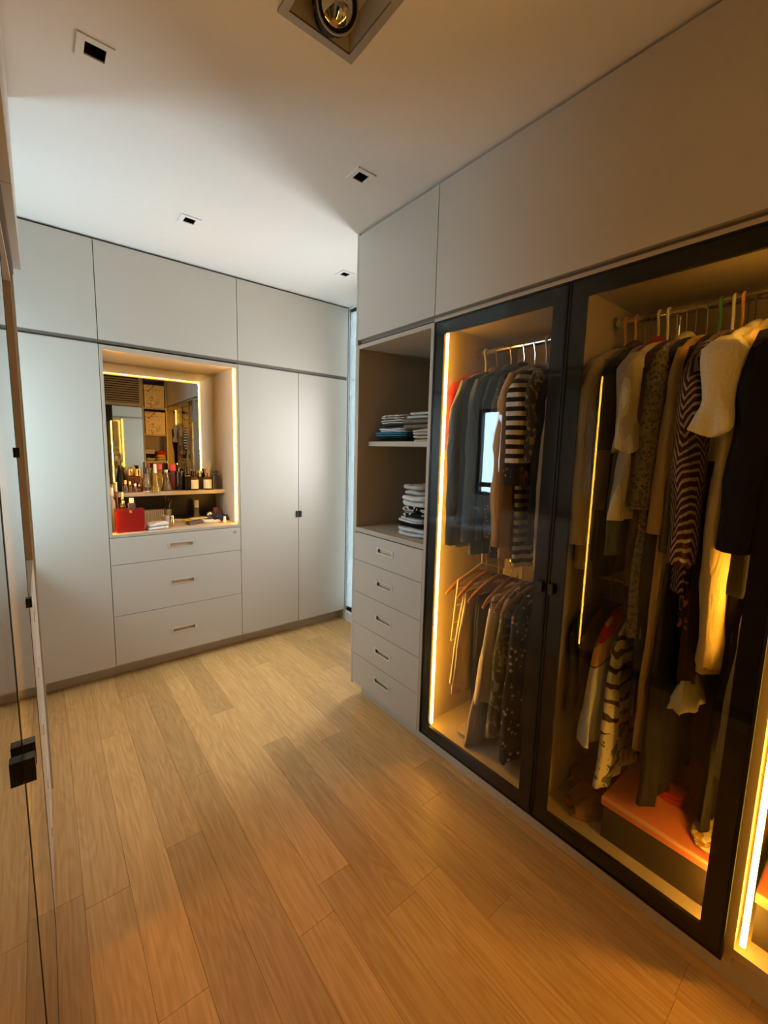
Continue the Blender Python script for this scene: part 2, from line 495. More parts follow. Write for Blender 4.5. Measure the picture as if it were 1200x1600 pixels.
def cup_handle(F, u, v, parent, wdt=.135, hgt=.032, inner='brass'):
    """recessed pull: chrome rim around a hollow tray"""
    a, b = wdt / 2, hgt / 2
    bm = bmesh.new()
    holed(bm, [u - a, u - a + .010, u + a - .010, u + a], [v - b, v - b + .0065, v + b - .0065, v + b], {(1, 1)}, lambda p, r, d: F(p, .0225 - d, r), .004)
    hdl = done('handle', bm, 'satin', parent)
    bm = bmesh.new()
    a2, b2 = a - .004, b - .003
    vs_ = {}
    for k, n in ((0, .0195), (1, .009)):
        for m_, (p, r) in enumerate(((u - a2, v - b2), (u + a2, v - b2), (u + a2, v + b2), (u - a2, v + b2))): vs_[(k, m_)] = bm.verts.new(F(p, n, r))
    for m_ in range(4): bm.faces.new([vs_[(0, m_)], vs_[(0, (m_ + 1) % 4)], vs_[(1, (m_ + 1) % 4)], vs_[(1, m_)]])
    bm.faces.new([vs_[(1, m_)] for m_ in range(4)])
    done('handle_tray', bm, inner, hdl)

def drawer(F, u0, u1, v0, v1, parent, hu=None, hv=None, wdt=.135, inner='brass'):
    hu = (u0 + u1) / 2 if hu is None else hu
    hv = (v0 + v1) / 2 if hv is None else hv
    a, b = wdt / 2 - .003, .014
    bm = bmesh.new()
    holed(bm, [u0, hu - a, hu + a, u1], [v0, hv - b, hv + b, v1], {(1, 1)}, lambda p, r, d: F(p, .020 - d, r), .018)
    d = done('drawer', bm, 'lam', parent)
    cup_handle(F, hu, hv, d, wdt, .034, inner)
    return d

def tab_pull(F, u, v, parent, h=.036, proud=.014):
    bm = bmesh.new(); fbox(bm, F, u - .0085, u + .0085, .0202, .0202 + proud, v - h / 2, v + h / 2)
    return done('tab_handle', bm, 'black', parent, bevel=.002)

def shell(th, F, u0, u1, v0, v1, depth, mats=('lam', 'inner'), t=.018, front=0.0, plinth=None, bottom_z=None):
    """side, top, bottom and back boards of a unit; front edge at n=front"""
    fpart('side_panel', F, u0, u0 + t, -depth, front, v0, v1, mats[1], th)
    fpart('side_panel', F, u1 - t, u1, -depth, front, v0, v1, mats[1], th)
    fpart('top_panel', F, u0 + t, u1 - t, -depth, front, v1 - .025, v1, mats[1], th)
    bz = v0 if bottom_z is None else bottom_z
    fpart('bottom_panel', F, u0 + t, u1 - t, -depth, front, bz, bz + .025, mats[1], th)
    fpart('back_panel', F, u0 + t, u1 - t, -depth, -depth + .008, v0, v1, mats[1], th)
    if plinth: fpart('plinth', F, u0, u1, -plinth - .018, -plinth, 0, v0, 'lam', th)

def overhead(F, u0, u1, label, depth, n=0.0, nd=1, uc=None):
    b = F(((u0 + u1) / 2), 0, ZU)
    th = thing('overhead_cupboard', label, 'cupboard', b, 'flush overhead cupboards')
    fpart('carcass', F, u0, u1, -depth, n - .001, 2.0425, H - .001, 'gap', th)
    fpart('door', F, u0 + .002, u1 - .002, n, n + .02, ZU, H - .014, 'lam', th, bevel=.001)
    return th

# ---- right run (plane x = XR)
GL = .020
DR = WR - XR - .012      # depth
Y1, Y2, Y3, Y4 = 1.977, 1.381, .768, .178
overhead(FR, Y2, Y1 - .016, 'narrow greige overhead cupboard above the open clothes niche of the right run', DR)
overhead(FR, Y4, Y2, 'wide greige overhead cupboard above the two black framed glass wardrobes', DR)
overhead(FR, -.6, Y4, 'greige overhead cupboard above the doorless lit bay at the near end', DR)

th = thing('drawer_cabinet', 'greige five-drawer cabinet with open clothes niche at the far end of the right run', 'cabinet', (XR + .3, (Y1 + Y2) / 2, 0))
fpart('side_panel', FR, Y2, Y2 + .018, -DR, GL, Z0, ZT, 'inner', th)
fpart('side_panel', FR, Y1 - .033, Y1 - .0165, -DR, GL, 1.0, ZT, 'inner', th)
fpart('top_panel', FR, Y2 + .018, Y1 - .034, -DR, GL, 2.010, ZT, 'inner', th)
fpart('niche_floor', FR, Y2 + .0185, Y1 - .034, -DR, GL, 1.012, 1.036, 'inner', th)
fpart('back_panel', FR, Y2 + .018, Y1 - .034, -DR, -DR + .01, 1.0, ZT, 'inner', th)
fpart('drawer_case', FR, Y2 + .018, Y1 - .017, -DR, -.0, Z0, 1.005, 'gap', th)
fpart('shelf', FR, Y2 + .0185, Y1 - .034, -DR + .01, -.045, 1.493, 1.518, 'inner', th)
fpart('plinth', FR, Y2, Y1 - .03, -.058, -.04, 0, Z0, 'lam', th)
zz = [Z0 + .004, .282, .471, .660, .848, 1.008]
for k in range(5):
    hz = [.205, .377, .566, .757, .940][k]
    drawer(FR, Y2 + .0195, Y1 - .0175, zz[k] + .0015, zz[k + 1] - .0015, th, 1.682, hz, .135, 'brass')

def end_panel(F, u0, u1, n0, n1, label):
    bm = bmesh.new(); fbox(bm, F, u0, u1, n0, n1, .088, H - .004)
    o = done('end_panel', bm, 'lam', bevel=.001)
    o['label'] = label; o['category'] = 'panel'
end_panel(FR, Y1 - .0158, Y1, -DR, GL, 'full height greige end panel closing the far end of the right run')
end_panel(FL, 2.0142, 2.03, -.57, .027, 'full height end panel closing the left run, a thin line at the left')
def led_strip(th, x, y, z0, z1, clip_dir, name='led_strip', r=.0065):
    bm = bmesh.new()
    tube(bm, [(x, y, z0), (x, y, z1)], r, 8)
    o = done(name, bm, 'led', th, smooth=True)
    for cz in [z0 + .08 + k * (z1 - z0 - .16) / 4 for k in range(5)]:
        bm = bmesh.new()
        tube(bm, [(x + .008, y, cz), (x, y - clip_dir * .008, cz), (x - .008, y, cz), (x, y + clip_dir * .008, cz)], .0016, 5, closed=True)
        tube(bm, [(x, y + clip_dir * .008, cz), (x, y + clip_dir * .03, cz)], .0016, 5)
        done('clip', bm, 'chrome', o)
    return o

def rail(th, x, ya, yb, z, r=.0125):
    bm = bmesh.new(); tube(bm, [(x, ya, z), (x, yb, z)], r, 14)
    o = done('hanging_rail', bm, 'chrome', th, smooth=True)
    for yy, s in ((ya, 1), (yb, -1)):
        bm = bmesh.new(); tube(bm, [(x, yy, z), (x, yy + s * .008, z)], .024, 14)
        done('rail_socket', bm, 'chrome', o, smooth=True)

def glass_door(th, F, u0, u1, v0, v1, tab_u=None, tab_v=1.0, frame=.055):
    bm = bmesh.new()
    holed(bm, [u0, u0 + frame, u1 - frame, u1], [v0, v0 + frame, v1 - frame, v1], {(1, 1)}, lambda p, r, d: F(p, .0145 - d, r), .014)
    d = done('door', bm, 'frame', th)
    d['label'] = 'black framed glass door'
    fpart('pane', F, u0 + .0075, u1 - .0075, 0.0156, .0200, v0 + .0055, v1 - .0055, 'glass', d)
    bm = bmesh.new()
    holed(bm, [u0, u0 + .007, u1 - .007, u1], [v0, v0 + .005, v1 - .005, v1], {(1, 1)}, lambda p, r, q: F(p, .0205 - q, r), .0058)
    done('edge_trim', bm, 'frame', d)
    if tab_u is not None: tab_pull(F, tab_u, tab_v, d)
    return d

XC = 1.675    # hanging centre line in the right run
RZ1, RZ2 = 1.940, 0.992

def glass_wardrobe(F, u0, u1, label, led_u=None, led_dir=1, tab_u=None, doored=True, second=None):
    th = thing('glass_wardrobe' if doored else 'open_wardrobe', label, 'wardrobe', F((u0 + u1) / 2, -.3, 0), 'lit hanging wardrobes')
    shell(th, F, u0, u1, Z0, 2.042, DR if F is FR else .57, plinth=.04, bottom_z=.115, front=0.0)
    fpart('front_rail', F, u0, u1, 0.0005, .02, 2.029, 2.042, 'inner', th)
    if doored: glass_door(th, F, u0 + .0015, u1 - .0015, .099, 2.027, tab_u)
    for lu, ld in ([] if led_u is None else [(led_u, led_dir)]) + (second or []):
        p = F(lu, -.004 if F is FR else -.036, 0)
        led_strip(th, p[0], p[1], .165, 2.0, ld, r=.0065 if F is FR else .0048)
    return th

w1 = glass_wardrobe(FR, Y3, Y2, 'brightly lit wardrobe behind black framed glass beside the drawer cabinet, jackets over hanging trousers', 1.322, 1, Y3 + .02)
rail(w1, XC, Y3 + .018, Y2 - .018, RZ1); rail(w1, XC, Y3 + .018, Y2 - .018, RZ2)
w2 = glass_wardrobe(FR, Y4, Y3, 'dim wardrobe behind the nearer black framed glass door, crammed with long coats and dresses', Y4 + .034, -1, Y3 - .02)
rail(w2, XC, Y4 + .018, Y3 - .018, RZ1 + .008)
bm = bmesh.new(); tube(bm, [(XC, Y3 - .018, RZ2 + .01), (XC, .545, RZ2 + .01), (XC, .54, RZ2 + .03), (XC, .54, 1.25), (XC, .54, 1.93)], .006, 8)
done('drop_rail', bm, 'chrome', w2, smooth=True)
w3 = glass_wardrobe(FR, -.6, Y4, 'doorless lit wardrobe bay at the near end of the right run', Y4 - .034, 1, None, doored=False)
rail(w3, XC, -.58, Y4 - .018, RZ1)

# ---- left run, mirrored (plane x = XL)
NL = .030
th = thing('overhead_cupboard', 'overhead cupboard at the far end of the left run', 'cupboard', FL(1.7, 0, ZU), 'flush overhead cupboards')
fpart('carcass', FL, 1.381, 2.03, -.57, NL - .001, 2.0425, H - .001, 'gap', th)
fpart('door', FL, 1.3825, 2.014, NL, NL + .02, ZU, H - .012, 'lam', th, bevel=.001)
overhead(FL, .178, 1.381, 'overhead cupboard above the two glass wardrobes of the left run', .57, NL)
overhead(FL, -.6, .178, 'overhead cupboard over the near end of the left run', .57, NL)
th = thing('drawer_cabinet', 'five-drawer cabinet with empty brown niche in the left run, seen edge-on at the left', 'cabinet', (XL - .3, 1.7, 0))
fpart('side_panel', FL, 1.381, 1.399, -.57, 0, Z0, ZT, 'inner', th)
fpart('side_panel', FL, 1.996, 2.0138, -.57, .02, 1.0, ZT, 'inner', th)
fpart('top_panel', FL, 1.399, 1.996, -.57, .02, 2.010, ZT, 'inner', th)
fpart('niche_floor', FL, 1.3995, 1.996, -.57, .02, 1.012, 1.036, 'inner', th)
fpart('back_panel', FL, 1.399, 1.996, -.57, -.56, 1.0, ZT, 'inner', th)
fpart('drawer_case', FL, 1.399, 2.0135, -.57, 0, Z0, 1.005, 'gap', th)
fpart('plinth', FL, 1.381, 2.0, -.058, -.04, 0, Z0, 'lam', th)
for k in range(5):
    drawer(FL, 1.3995, 2.0125, zz[k] + .0015, zz[k + 1] - .0015, th, 1.69, [.205, .377, .566, .757, .940][k], .135, 'brass')
l1 = glass_wardrobe(FL, .768, 1.381, 'glass fronted wardrobe of the left run nearest its drawers, reflecting the room', 1.325, 1, .788)
rail(l1, XL - .3, .786, 1.363, RZ1)
for v in (1.06, 1.44): tab_pull(FL, 1.372, v, [c for c in l1.children if c.name.startswith('door')][0], .024, .006)
l2 = glass_wardrobe(FL, .178, .768, 'nearer glass fronted wardrobe of the left run at the left picture edge', None, 1, .748)
rail(l2, XL - .3, .196, .75, RZ1)
l3 = glass_wardrobe(FL, -.6, .178, 'last glass fronted wardrobe of the left run beside the end shelves', None, 1, .158)

# ---- back run (plane y = YB)
DB = WB - YB - .005
XA, XB, XE = .289, 1.0865, 1.987
overhead(FB, WL + .002, XA, 'overhead cupboard above the plain tall closet at the left of the back run', DB)
overhead(FB, XA, XB, 'middle overhead cupboard above the lit vanity niche', DB)
overhead(FB, XB, XE, 'overhead cupboard above the two-door closet at the right of the back run', DB)

def closet(u0, u1, splits, label):
    th = thing('tall_closet', label, 'closet', FB((u0 + u1) / 2, -.3, 0), 'tall back closets')
    fpart('carcass', FB, u0, u1, -DB, -.001, Z0, ZU - .018, 'gap', th)
    fpart('plinth', FB, u0, u1, -.085, -.067, 0, Z0, 'lam', th)
    ds = []
    for a, b in zip([u0] + splits, splits + [u1]):
        ds.append(fpart('door', FB, a + .002, b - .002, 0, .02, Z0 + .002, ZT, 'lam', th, bevel=.001))
    return ds
closet(WL + .002, XA, [-.30], 'plain pale tall closet to the left of the vanity niche')
ds = closet(XB, XE, [1.546], 'tall two-door closet with small dark tab pull right of the vanity niche')
tab_pull(FB, 1.533, .965, ds[0], .048, .012); tab_pull(FB, 1.559, .965, ds[1], .048, .012)
bm = bmesh.new(); fbox(bm, FB, XE, WR - .002, -.35, .0, 0.0, H)
done('trim_1', bm, 'lam', kind='structure')

CZ = .925      # counter height in the vanity niche
va = thing('vanity_cabinet', 'vanity cabinet with lit mirrored niche above three wide drawers', 'cabinet', FB((XA + XB) / 2, -.3, 0))
fpart('side_panel', FB, XA + .001, XA + .0175, -DB, .02, .9065, ZT, 'inner', va)
fpart('side_panel', FB, XB - .013, XB - .001, -DB, .02, .9065, ZT, 'inner', va)
fpart('top_panel', FB, XA + .0175, XB - .013, -DB, .02, 2.015, ZT, 'inner', va)
fpart('counter', FB, XA + .0175, XB - .013, -DB, .02, .907, CZ, 'inner', va)
fpart('back_panel', FB, XA + .0175, XB - .013, -DB, -DB + .01, .9, ZT, 'inner', va)
fpart('drawer_case', FB, XA + .001, XB - .001, -DB, -.001, Z0, .905, 'gap', va)
fpart('plinth', FB, XA, XB, -.085, -.067, 0, Z0, 'lam', va)
dz = [Z0 + .002, .413, .737, .905]
for k in range(3):
    d = drawer(FB, XA + .0015, XB - .0015, dz[k] + .0015, dz[k + 1] - .0015, va, .690, [.246, .576, .826][k], .158, 'brass')
bm = bmesh.new()
p = FB(1.045, .02, .872)
tube(bm, [p, (p[0], p[1] - .004, p[2])], .009, 14)
done('lock', bm, 'chrome', d, smooth=True)
# mirror: hung a little out of square
ta = math.radians(1.2)
mx0, mx1, my = XA + .02, XB - .016, YB + .48
bm = bmesh.new()
vsb = box(bm, mx0, mx1, my, my + .006, 1.126, 2.012)
for v in bm.verts: v.co.y += -math.tan(ta) * (v.co.x - (mx0 + mx1) / 2)
done('mirror', bm, 'mirror', va)
bm = bmesh.new(); box(bm, mx0, mx1, my - .004, my + .012, CZ + .001, 1.123); done('splash_panel', bm, pmat('dark_bronze_panel', (.022, .017, .012), .35, spec=.3), va)
SZ = 1.150
fpart('shelf', FB, XA + .0175, XB - .013, -.47, -.262, SZ - .026, SZ, 'inner', va)
def vstrip(u, v0, v1, name='led_strip'):
    bm = bmesh.new(); fbox(bm, FB, u - .003, u + .003, -.030, -.018, v0, v1)
    return done(name, bm, 'led', va)
vstrip(XB - .0165, CZ + .012, 2.005)
fpart('lip', FB, XA + .0176, XB - .0131, .008, .02, 2.003, 2.0149, 'inner', va)
bm = bmesh.new(); fbox(bm, FB, XA + .02, XB - .02, -.003, .002, 2.0133, 2.0146); done('led_strip', bm, 'led', va)
bm = bmesh.new(); fbox(bm, FB, XA + .0176, XA + .0182, -.030, -.018, CZ + .012, 2.005); done('led_strip', bm, 'led', va)

# ---- end wall behind the camera (seen in the vanity mirror)
eu = thing('open_shelf_unit', 'open shelf unit at the end wall, seen only in the vanity mirror', 'shelf unit', (1.2, YE + .2, 0))
UX0, UX1, ED = 1.045, XR - .022, .36
def epart(name, u0, u1, n0, n1, v0, v1, mat): return fpart(name, FE, u0, u1, n0, n1, v0, v1, mat, eu)
epart('side_panel', UX0, UX0 + .018, 0, ED, 0, H - .002, 'inner')
epart('side_panel', UX1 - .022, UX1 - .004, 0, ED, 0, H - .002, 'inner')
epart('back_panel', UX0 + .018, UX1 - .022, 0, .01, 0, H - .002, 'inner')
for z in (.1, .7, 1.237, 1.64, 2.03, 2.46): epart('shelf', UX0 + .018, UX1 - .022, .01, ED, z - .022, z, 'inner')
lv = thing('louvred_cabinet', 'cabinet with louvred vent over a pale door at the end wall, in the vanity mirror', 'cabinet', (.7, YE + .2, 0))
LX0, LX1 = .36, 1.043
fpart('carcass', FE, LX0, LX1, 0, .33, 0, H - .002, 'frame', lv)
bm = bmesh.new()
holed(bm, [LX0, LX0 + .03, LX1 - .03, LX1], [2.03, 2.07, 2.44, H - .004], {(1, 1)}, lambda p, r, d: FE(p, .352 - d, r), .02)
done('vent_frame', bm, 'inner', lv)
for k in range(11):
    z = 2.083 + k * .032
    bm = bmesh.new()
    pts = [FE(LX0 + .03, .335, z + .012), FE(LX0 + .03, .350, z - .008), FE(LX0 + .03, .3525, z - .006), FE(LX0 + .03, .3375, z + .014)]
    a = [bm.verts.new(p) for p in pts]; b = [bm.verts.new((LX1 - .03, p[1], p[2])) for p in pts]
    for i in range(4): bm.faces.new([a[i], a[(i + 1) % 4], b[(i + 1) % 4], b[i]])
    bm.faces.new(a[::-1]); bm.faces.new(b)
    done('slat', bm, 'inner', lv)
pale = pmat('pale_mirror_door', (0.62, 0.68, 0.68), 0.04, metal=.85, noise_amt=.01)
fpart('door', FE, .668, LX1 - .002, .331, .352, .1, 2.02, pale, lv, bevel=.001)
bm = bmesh.new(); tube(bm, [(.645, YE + .357, .3), (.645, YE + .357, 1.80)], .004, 8); done('led_strip', bm, 'led', lv, smooth=True)
sket = cloth('sketch_print', (.86, .70, .40), (.34, .28, .18), 'sketch', 11.0)
for z, t in ((2.03, 'upper'), (1.64, 'lower')):
    th = thing('fabric_box', 'cream fabric storage box with grey sketch print on the %s shelf of the end unit' % t, 'box', (1.2, YE + .2, z), 'printed storage boxes')
    bm = bmesh.new(); box(bm, UX0 + .035, UX1 - .035, YE + .03, YE + .35, z, z + .27); done('body', bm, sket, th, bevel=.006)
    bm = bmesh.new(); box(bm, UX0 + .030, UX1 - .030, YE + .025, YE + .355, z + .27, z + .325); done('lid', bm, sket, th, bevel=.005)
# ------------------------------------------------------------------ hangers and hanging clothes
def sgn_pow(a, p): return math.copysign(abs(a) ** p, a)

def loft(bm, rings, cap=True):
    V = [[bm.verts.new(p) for p in r] for r in rings]
    n = len(V[0])
    for A, B in zip(V, V[1:]):
        for k in range(n): bm.faces.new([A[k], A[(k + 1) % n], B[(k + 1) % n], B[k]])
    if cap:
        bm.faces.new(V[0][::-1]); bm.faces.new(V[-1])

_proto = {}
def hanger(kind, y, zr, label, yaw=0.0, group='coat hangers on the rails', x=None):
    """hook over the rail at height zr; shoulders along x"""
    x = XC if x is None else x
    if kind not in _proto:
        mat = {'wood': 'wood', 'wire': 'chrome', 'amber': AMBER, 'green': GREEN, 'white': 'white'}[kind]
        th = thing('coat_hanger', '', 'hanger', (0, 0, 0))
        r = .0155
        bm = bmesh.new()
        pts = [(r * math.cos(a), 0, r * math.sin(a)) for a in [PI * (-.12 + 1.17 * i / 9) for i in range(10)]]
        pts = [(p[0], 0, p[2]) for p in pts][::-1]
        pts = pts[::-1] + [(-.006, 0, -.03), (0, 0, -.048), (0, 0, -.112)]
        tube(bm, pts, .0042 if kind in ('amber', 'green', 'white') else .002, 6)
        done('hook', bm, mat if kind in ('amber', 'green', 'white') else 'chrome', th, smooth=True)
        bm = bmesh.new()
        arm = [(a_, 0, b_ - .04) for a_, b_ in ((-.205, -.155), (-.17, -.128), (-.10, -.094), (-.04, -.073), (0, -.066), (.04, -.073), (.10, -.094), (.17, -.128), (.205, -.155))]
        rr = [.006, .009, .010, .011, .012, .011, .010, .009, .006] if kind == 'wood' else [.0028] * 9
        tube(bm, arm, rr, 8)
        if kind == 'wood': tube(bm, [(-.18, 0, -.176), (.18, 0, -.176)], .005, 6)
        else: tube(bm, [(-.205, 0, -.195), (.205, 0, -.195)], .0022, 6)
        done('shoulder_bar', bm, mat, th, smooth=True)
        _proto[kind] = th
        o = th
    else:
        src = _proto[kind]
        o = src.copy(); C.objects.link(o)
        for ch in src.children:
            c = ch.copy(); C.objects.link(c); c.parent = o
    o.location = (x, y, zr); o.rotation_euler = (0, 0, yaw)
    o['label'] = label; o['group'] = group
    return o
AMBER = pmat('amber_plastic', (.75, .34, .04), .3)
GREEN = pmat('green_plastic', (.05, .30, .08), .35)

def garment(name, label, cat, y, zr, hem, mat, half=.205, th=.022, flare=1.0, sleeve=None, seed=0, folds=7, amp=.010, x=None, yaw=0.0,
            sh=.085, front=0.0, group=None, collar=None, cuff=None, buttons=None, sl_r=.058, ragged=0.0, sl_out=.0, narrow=None, ruffle=None, smat=None, neck=.05):
    """cloth hung from a hanger whose hook is on the rail at height zr; plane across the wardrobe, x- is the room side"""
    rng = random.Random(seed)
    x = XC if x is None else x
    t = thing(name, label, cat, (x, y, hem), group)
    zt = zr - .100
    L = zt - hem
    cy, sy = math.cos(yaw), math.sin(yaw)
    ph = rng.uniform(0, 6); ph2 = rng.uniform(0, 6); lean = rng.uniform(-.008, .008)
    def W(px, py, pz): return (x + px * cy - py * sy, y + px * sy + py * cy, pz)
    n, m = 44, 26
    rings = []
    ss = [0, .012, .03, .055, sh, sh + .03] + [sh + .03 + (L - sh - .03) * (i / (m - 6)) for i in range(1, m - 5)]
    for s in ss:
        f = s / L
        if s < sh: wd = neck + (half - neck) * math.sin(PI / 2 * min(1, s / sh)) ** .8
        else: wd = half * (1 + (flare - 1) * ((s - sh) / (L - sh)))
        if narrow and s >= sh: wd *= 1 - narrow * math.sin(PI * min(1, (s - sh) / (L - sh) * 1.3)) * .5
        tk = th * (.55 + .45 * min(1, s / (sh + .05)))
        a_ = amp * min(1, max(0, s - .05) / .35)
        ring = []
        for k in range(n):
            an = 2 * PI * k / n
            ca, sa = math.cos(an), math.sin(an)
            px = wd * sgn_pow(ca, .75)
            py = tk * sgn_pow(sa, .7)
            fo = math.sin(px * folds * 9 + ph + 1.2 * math.sin(s * 2.1 + ph2)) + .55 * math.sin(px * folds * 17 + ph2 - s * 1.7)
            py += a_ * fo * .8
            px += .35 * a_ * math.sin(s * 11 + ph) * ca + lean * f + (-front * f)
            nz = noise.noise(Vector((px * 9, py * 9 + seed * 3.1, s * 6)))
            py += .010 * nz * min(1, s / .1)
            pz = zt - s
            if ragged and f > .9: pz += ragged * noise.noise(Vector((px * 16 + seed, py * 30, 1.7))) * (f - .9) * 10
            ring.append(W(px, py, pz))
        rings.append(ring)
    bm = bmesh.new(); loft(bm, rings)
    done('body', bm, mat, t, smooth=True)
    if sleeve:
        for sg in (-1, 1):
            rings = []
            k_ = 13
            for i in range(k_):
                f = i / (k_ - 1); s = f * sleeve
                cxx = sg * (half - .018 + .026 * math.sin(PI * min(1, f * 1.6) / 2) + sl_out * f) - front * .5 * f
                rad = sl_r * (.35 + .65 * min(1, f * 7)) * (1 - .32 * f)
                rf = ruffle * (f - .7) / .3 if ruffle and f > .7 else 0
                ring = []
                for q in range(20):
                    an = 2 * PI * q / 20
                    wob = (1 + rf * (.55 + .45 * math.sin(5 * an + seed))) * (1 + .24 * noise.noise(Vector((math.cos(an) * 1.5 + seed, math.sin(an) * 1.5 + sg, s * 9))))
                    px = cxx + rad * .95 * wob * math.cos(an)
                    py = (th * .35 + rad * .62) * wob * math.sin(an) * .8 + (.006 * math.sin(s * 9 + ph))
                    ring.append(W(px, py, zt - sh * .72 - s + rf * .022 * math.sin(3 * an + seed)))
                rings.append(ring)
            bm = bmesh.new(); loft(bm, rings)
            so = done('sleeve', bm, smat or mat, t, smooth=True)
            if cuff is not None:
                bm = bmesh.new(); loft(bm, [[Vector(W(0, 0, 0)) * 0 + (Vector(p) - Vector(c0)) * 1.06 + Vector(c0) for p in rg] for rg, c0 in ((r_, [sum(p[j] for p in r_) / 20 for j in range(3)]) for r_ in rings[-3:])])
                done('cuff', bm, cuff, so, smooth=True)
    if collar is not None:
        bm = bmesh.new()
        rg = []
        for (r, dz, sx) in ((.052, -.028, 1.1), (.060, .0, 1.15), (.050, .024, 1.0), (.044, .022, .95), (.045, -.01, .95)):
            rg.append([W(r * sx * math.cos(2 * PI * k / 20), r * .55 * math.sin(2 * PI * k / 20), zt - .01 + dz + .008 * math.sin(4 * PI * k / 20)) for k in range(20)])
        loft(bm, rg); done('collar', bm, collar, t, smooth=True)
    if buttons:
        bc, nb = buttons
        for k in range(nb):
            zb = zt - .16 - k * .11
            bm = bmesh.new()
            px = -half * .45
            c = Vector(W(px, -(th + amp + .004), zb))
            tube(bm, [c, c + Vector((0, -.005, 0))], .008, 8)
            done('button', bm, bc, t, smooth=True)
    return t

def trousers(name, label, y, zr, hem, mat, cat='trousers', half=.13, seed=0, x=None, flare=1.0, th=.014, yaw=0.0, amp=.008, front=0.0):
    """folded over the bar of a hanger: hangs as a doubled length below the bar"""
    rng = random.Random(seed); x = XC if x is None else x
    t = thing(name, label, cat, (x, y, hem))
    zt = zr - .164; L = zt - hem; ph = rng.uniform(0, 6)
    cy, sy = math.cos(yaw), math.sin(yaw)
    for lay, (l2, off) in enumerate(((L, 0.0), (L * rng.uniform(.82, .96), .013))):
        rings = []
        for i in range(16):
            s = l2 * i / 15; f = i / 15
            wd = half * (1 + (flare - 1) * f)
            ring = []
            for k in range(28):
                an = 2 * PI * k / 28
                px = wd * sgn_pow(math.cos(an), .6) - front * f
                py = th * (.35 + .65 * min(1, f * 6)) * sgn_pow(math.sin(an), .6) + off * (1 if s > .02 else s / .02) + amp * min(1, s / .2) * math.sin(px * 45 + ph + s * 2)
                py += .005 * noise.noise(Vector((px * 10 + seed, s * 7, lay)))
                pz = zt - s + (.012 if i == 0 else 0) * 0
                ring.append((x + px * cy - py * sy, y + px * sy + py * cy, pz))
            rings.append(ring)
        bm = bmesh.new(); loft(bm, rings)
        done('leg', bm, mat, t, smooth=True)
    return t

K = dict(
    greyblue=cloth('grey_blue_wool', (.15, .18, .20)), slate=cloth('slate_wool', (.09, .13, .16)), navy=cloth('navy_wool', (.018, .022, .04)),
    red=cloth('red_knit', (.42, .02, .02)), camel=cloth('camel_wool', (.46, .29, .13)), bw=cloth('black_white_stripe', (.62, .58, .52), (.02, .018, .018), 'stripes', 29),
    dots=cloth('navy_fleck', (.03, .03, .045), (.22, .20, .19), 'spots', 70), print1=cloth('grey_print', (.10, .095, .09), (.42, .40, .37), 'floral', 26),
    black=cloth('black_cloth', (.012, .011, .011)), beige=cloth('beige_cotton', (.55, .44, .29)), stone=cloth('stone_linen', (.46, .38, .26)),
    cream=cloth('cream_linen', (.68, .56, .36)), charcoal=cloth('charcoal_cloth', (.045, .043, .045)), olive=cloth('olive_floral', (.16, .14, .06), (.42, .38, .24), 'floral', 17),
    floral=cloth('dark_floral', (.025, .02, .018), (.48, .42, .33), 'spots', 34), blouse=cloth('grey_white_cotton', (.56, .52, .45)),
    leopard=cloth('leopard_grey', (.20, .18, .16), (.045, .04, .038), 'leopard', 85), brown=cloth('dark_brown_cloth', (.055, .03, .016)),
    tan=cloth('tan_cotton', (.50, .33, .15)), chev=cloth('burgundy_chevron', (.05, .014, .014), (.27, .235, .20), 'chevron', 40),
    multi=cloth('dark_multicolour', (.03, .022, .02), (.38, .10, .07), 'floral', 30), lace=cloth('white_lace', (.72, .68, .58), (.62, .575, .475), 'leopard', 130),
    yellow=cloth('butter_yellow', (.72, .55, .26)), fur=cloth('black_fur', (.006, .005, .005), sheen=.0), scarf=cloth('pale_scarf', (.60, .50, .34), (.25, .17, .10), 'floral', 22),
    white=cloth('white_cotton', (.74, .72, .70)), skirt=cloth('warm_white_linen', (.66, .55, .40)), blue=cloth('light_blue_cotton', (.26, .33, .42)), olivescarf=cloth('olive_gold_satin', (.36, .30, .14), rough=.5),
    pink=cloth('coral_cloth', (.62, .20, .12)), dgreen=cloth('dark_green', (.03, .05, .04)), taupe=cloth('taupe_wool', (.20, .16, .11)),
)
def cblock():
    m = cloth('colour_block', (.62, .62, .66))
    nt = m.node_tree; N = nt.nodes.new; b = nt.nodes['Principled BSDF']
    tc = N('ShaderNodeTexCoord'); sp = N('ShaderNodeSeparateXYZ'); link(nt, tc.outputs['Object'], sp.inputs[0])
    ad = N('ShaderNodeMath'); ad.operation = 'MULTIPLY_ADD'; ad.inputs[1].default_value = -.55; link(nt, sp.outputs[0], ad.inputs[0]); link(nt, sp.outputs[2], ad.inputs[2])
    mr = N('ShaderNodeMapRange'); mr.inputs['From Max'].default_value = .62; link(nt, ad.outputs[0], mr.inputs[0])
    r = N('ShaderNodeValToRGB'); r.color_ramp.interpolation = 'CONSTANT'
    e = r.color_ramp.elements
    e[0].position = 0; e[0].color = (.60, .64, .80, 1); e[1].position = .62; e[1].color = (.62, .38, .20, 1)
    for p, c in ((.61, (.06, .03, .02)), (.74, (.60, .03, .01)), (.79, (.62, .38, .20))):
        k = e.new(p); k.color = (*c, 1)
    link(nt, mr.outputs[0], r.inputs[0]); link(nt, r.outputs[0], b.inputs['Base Color'])
    return m
K['block'] = cblock()
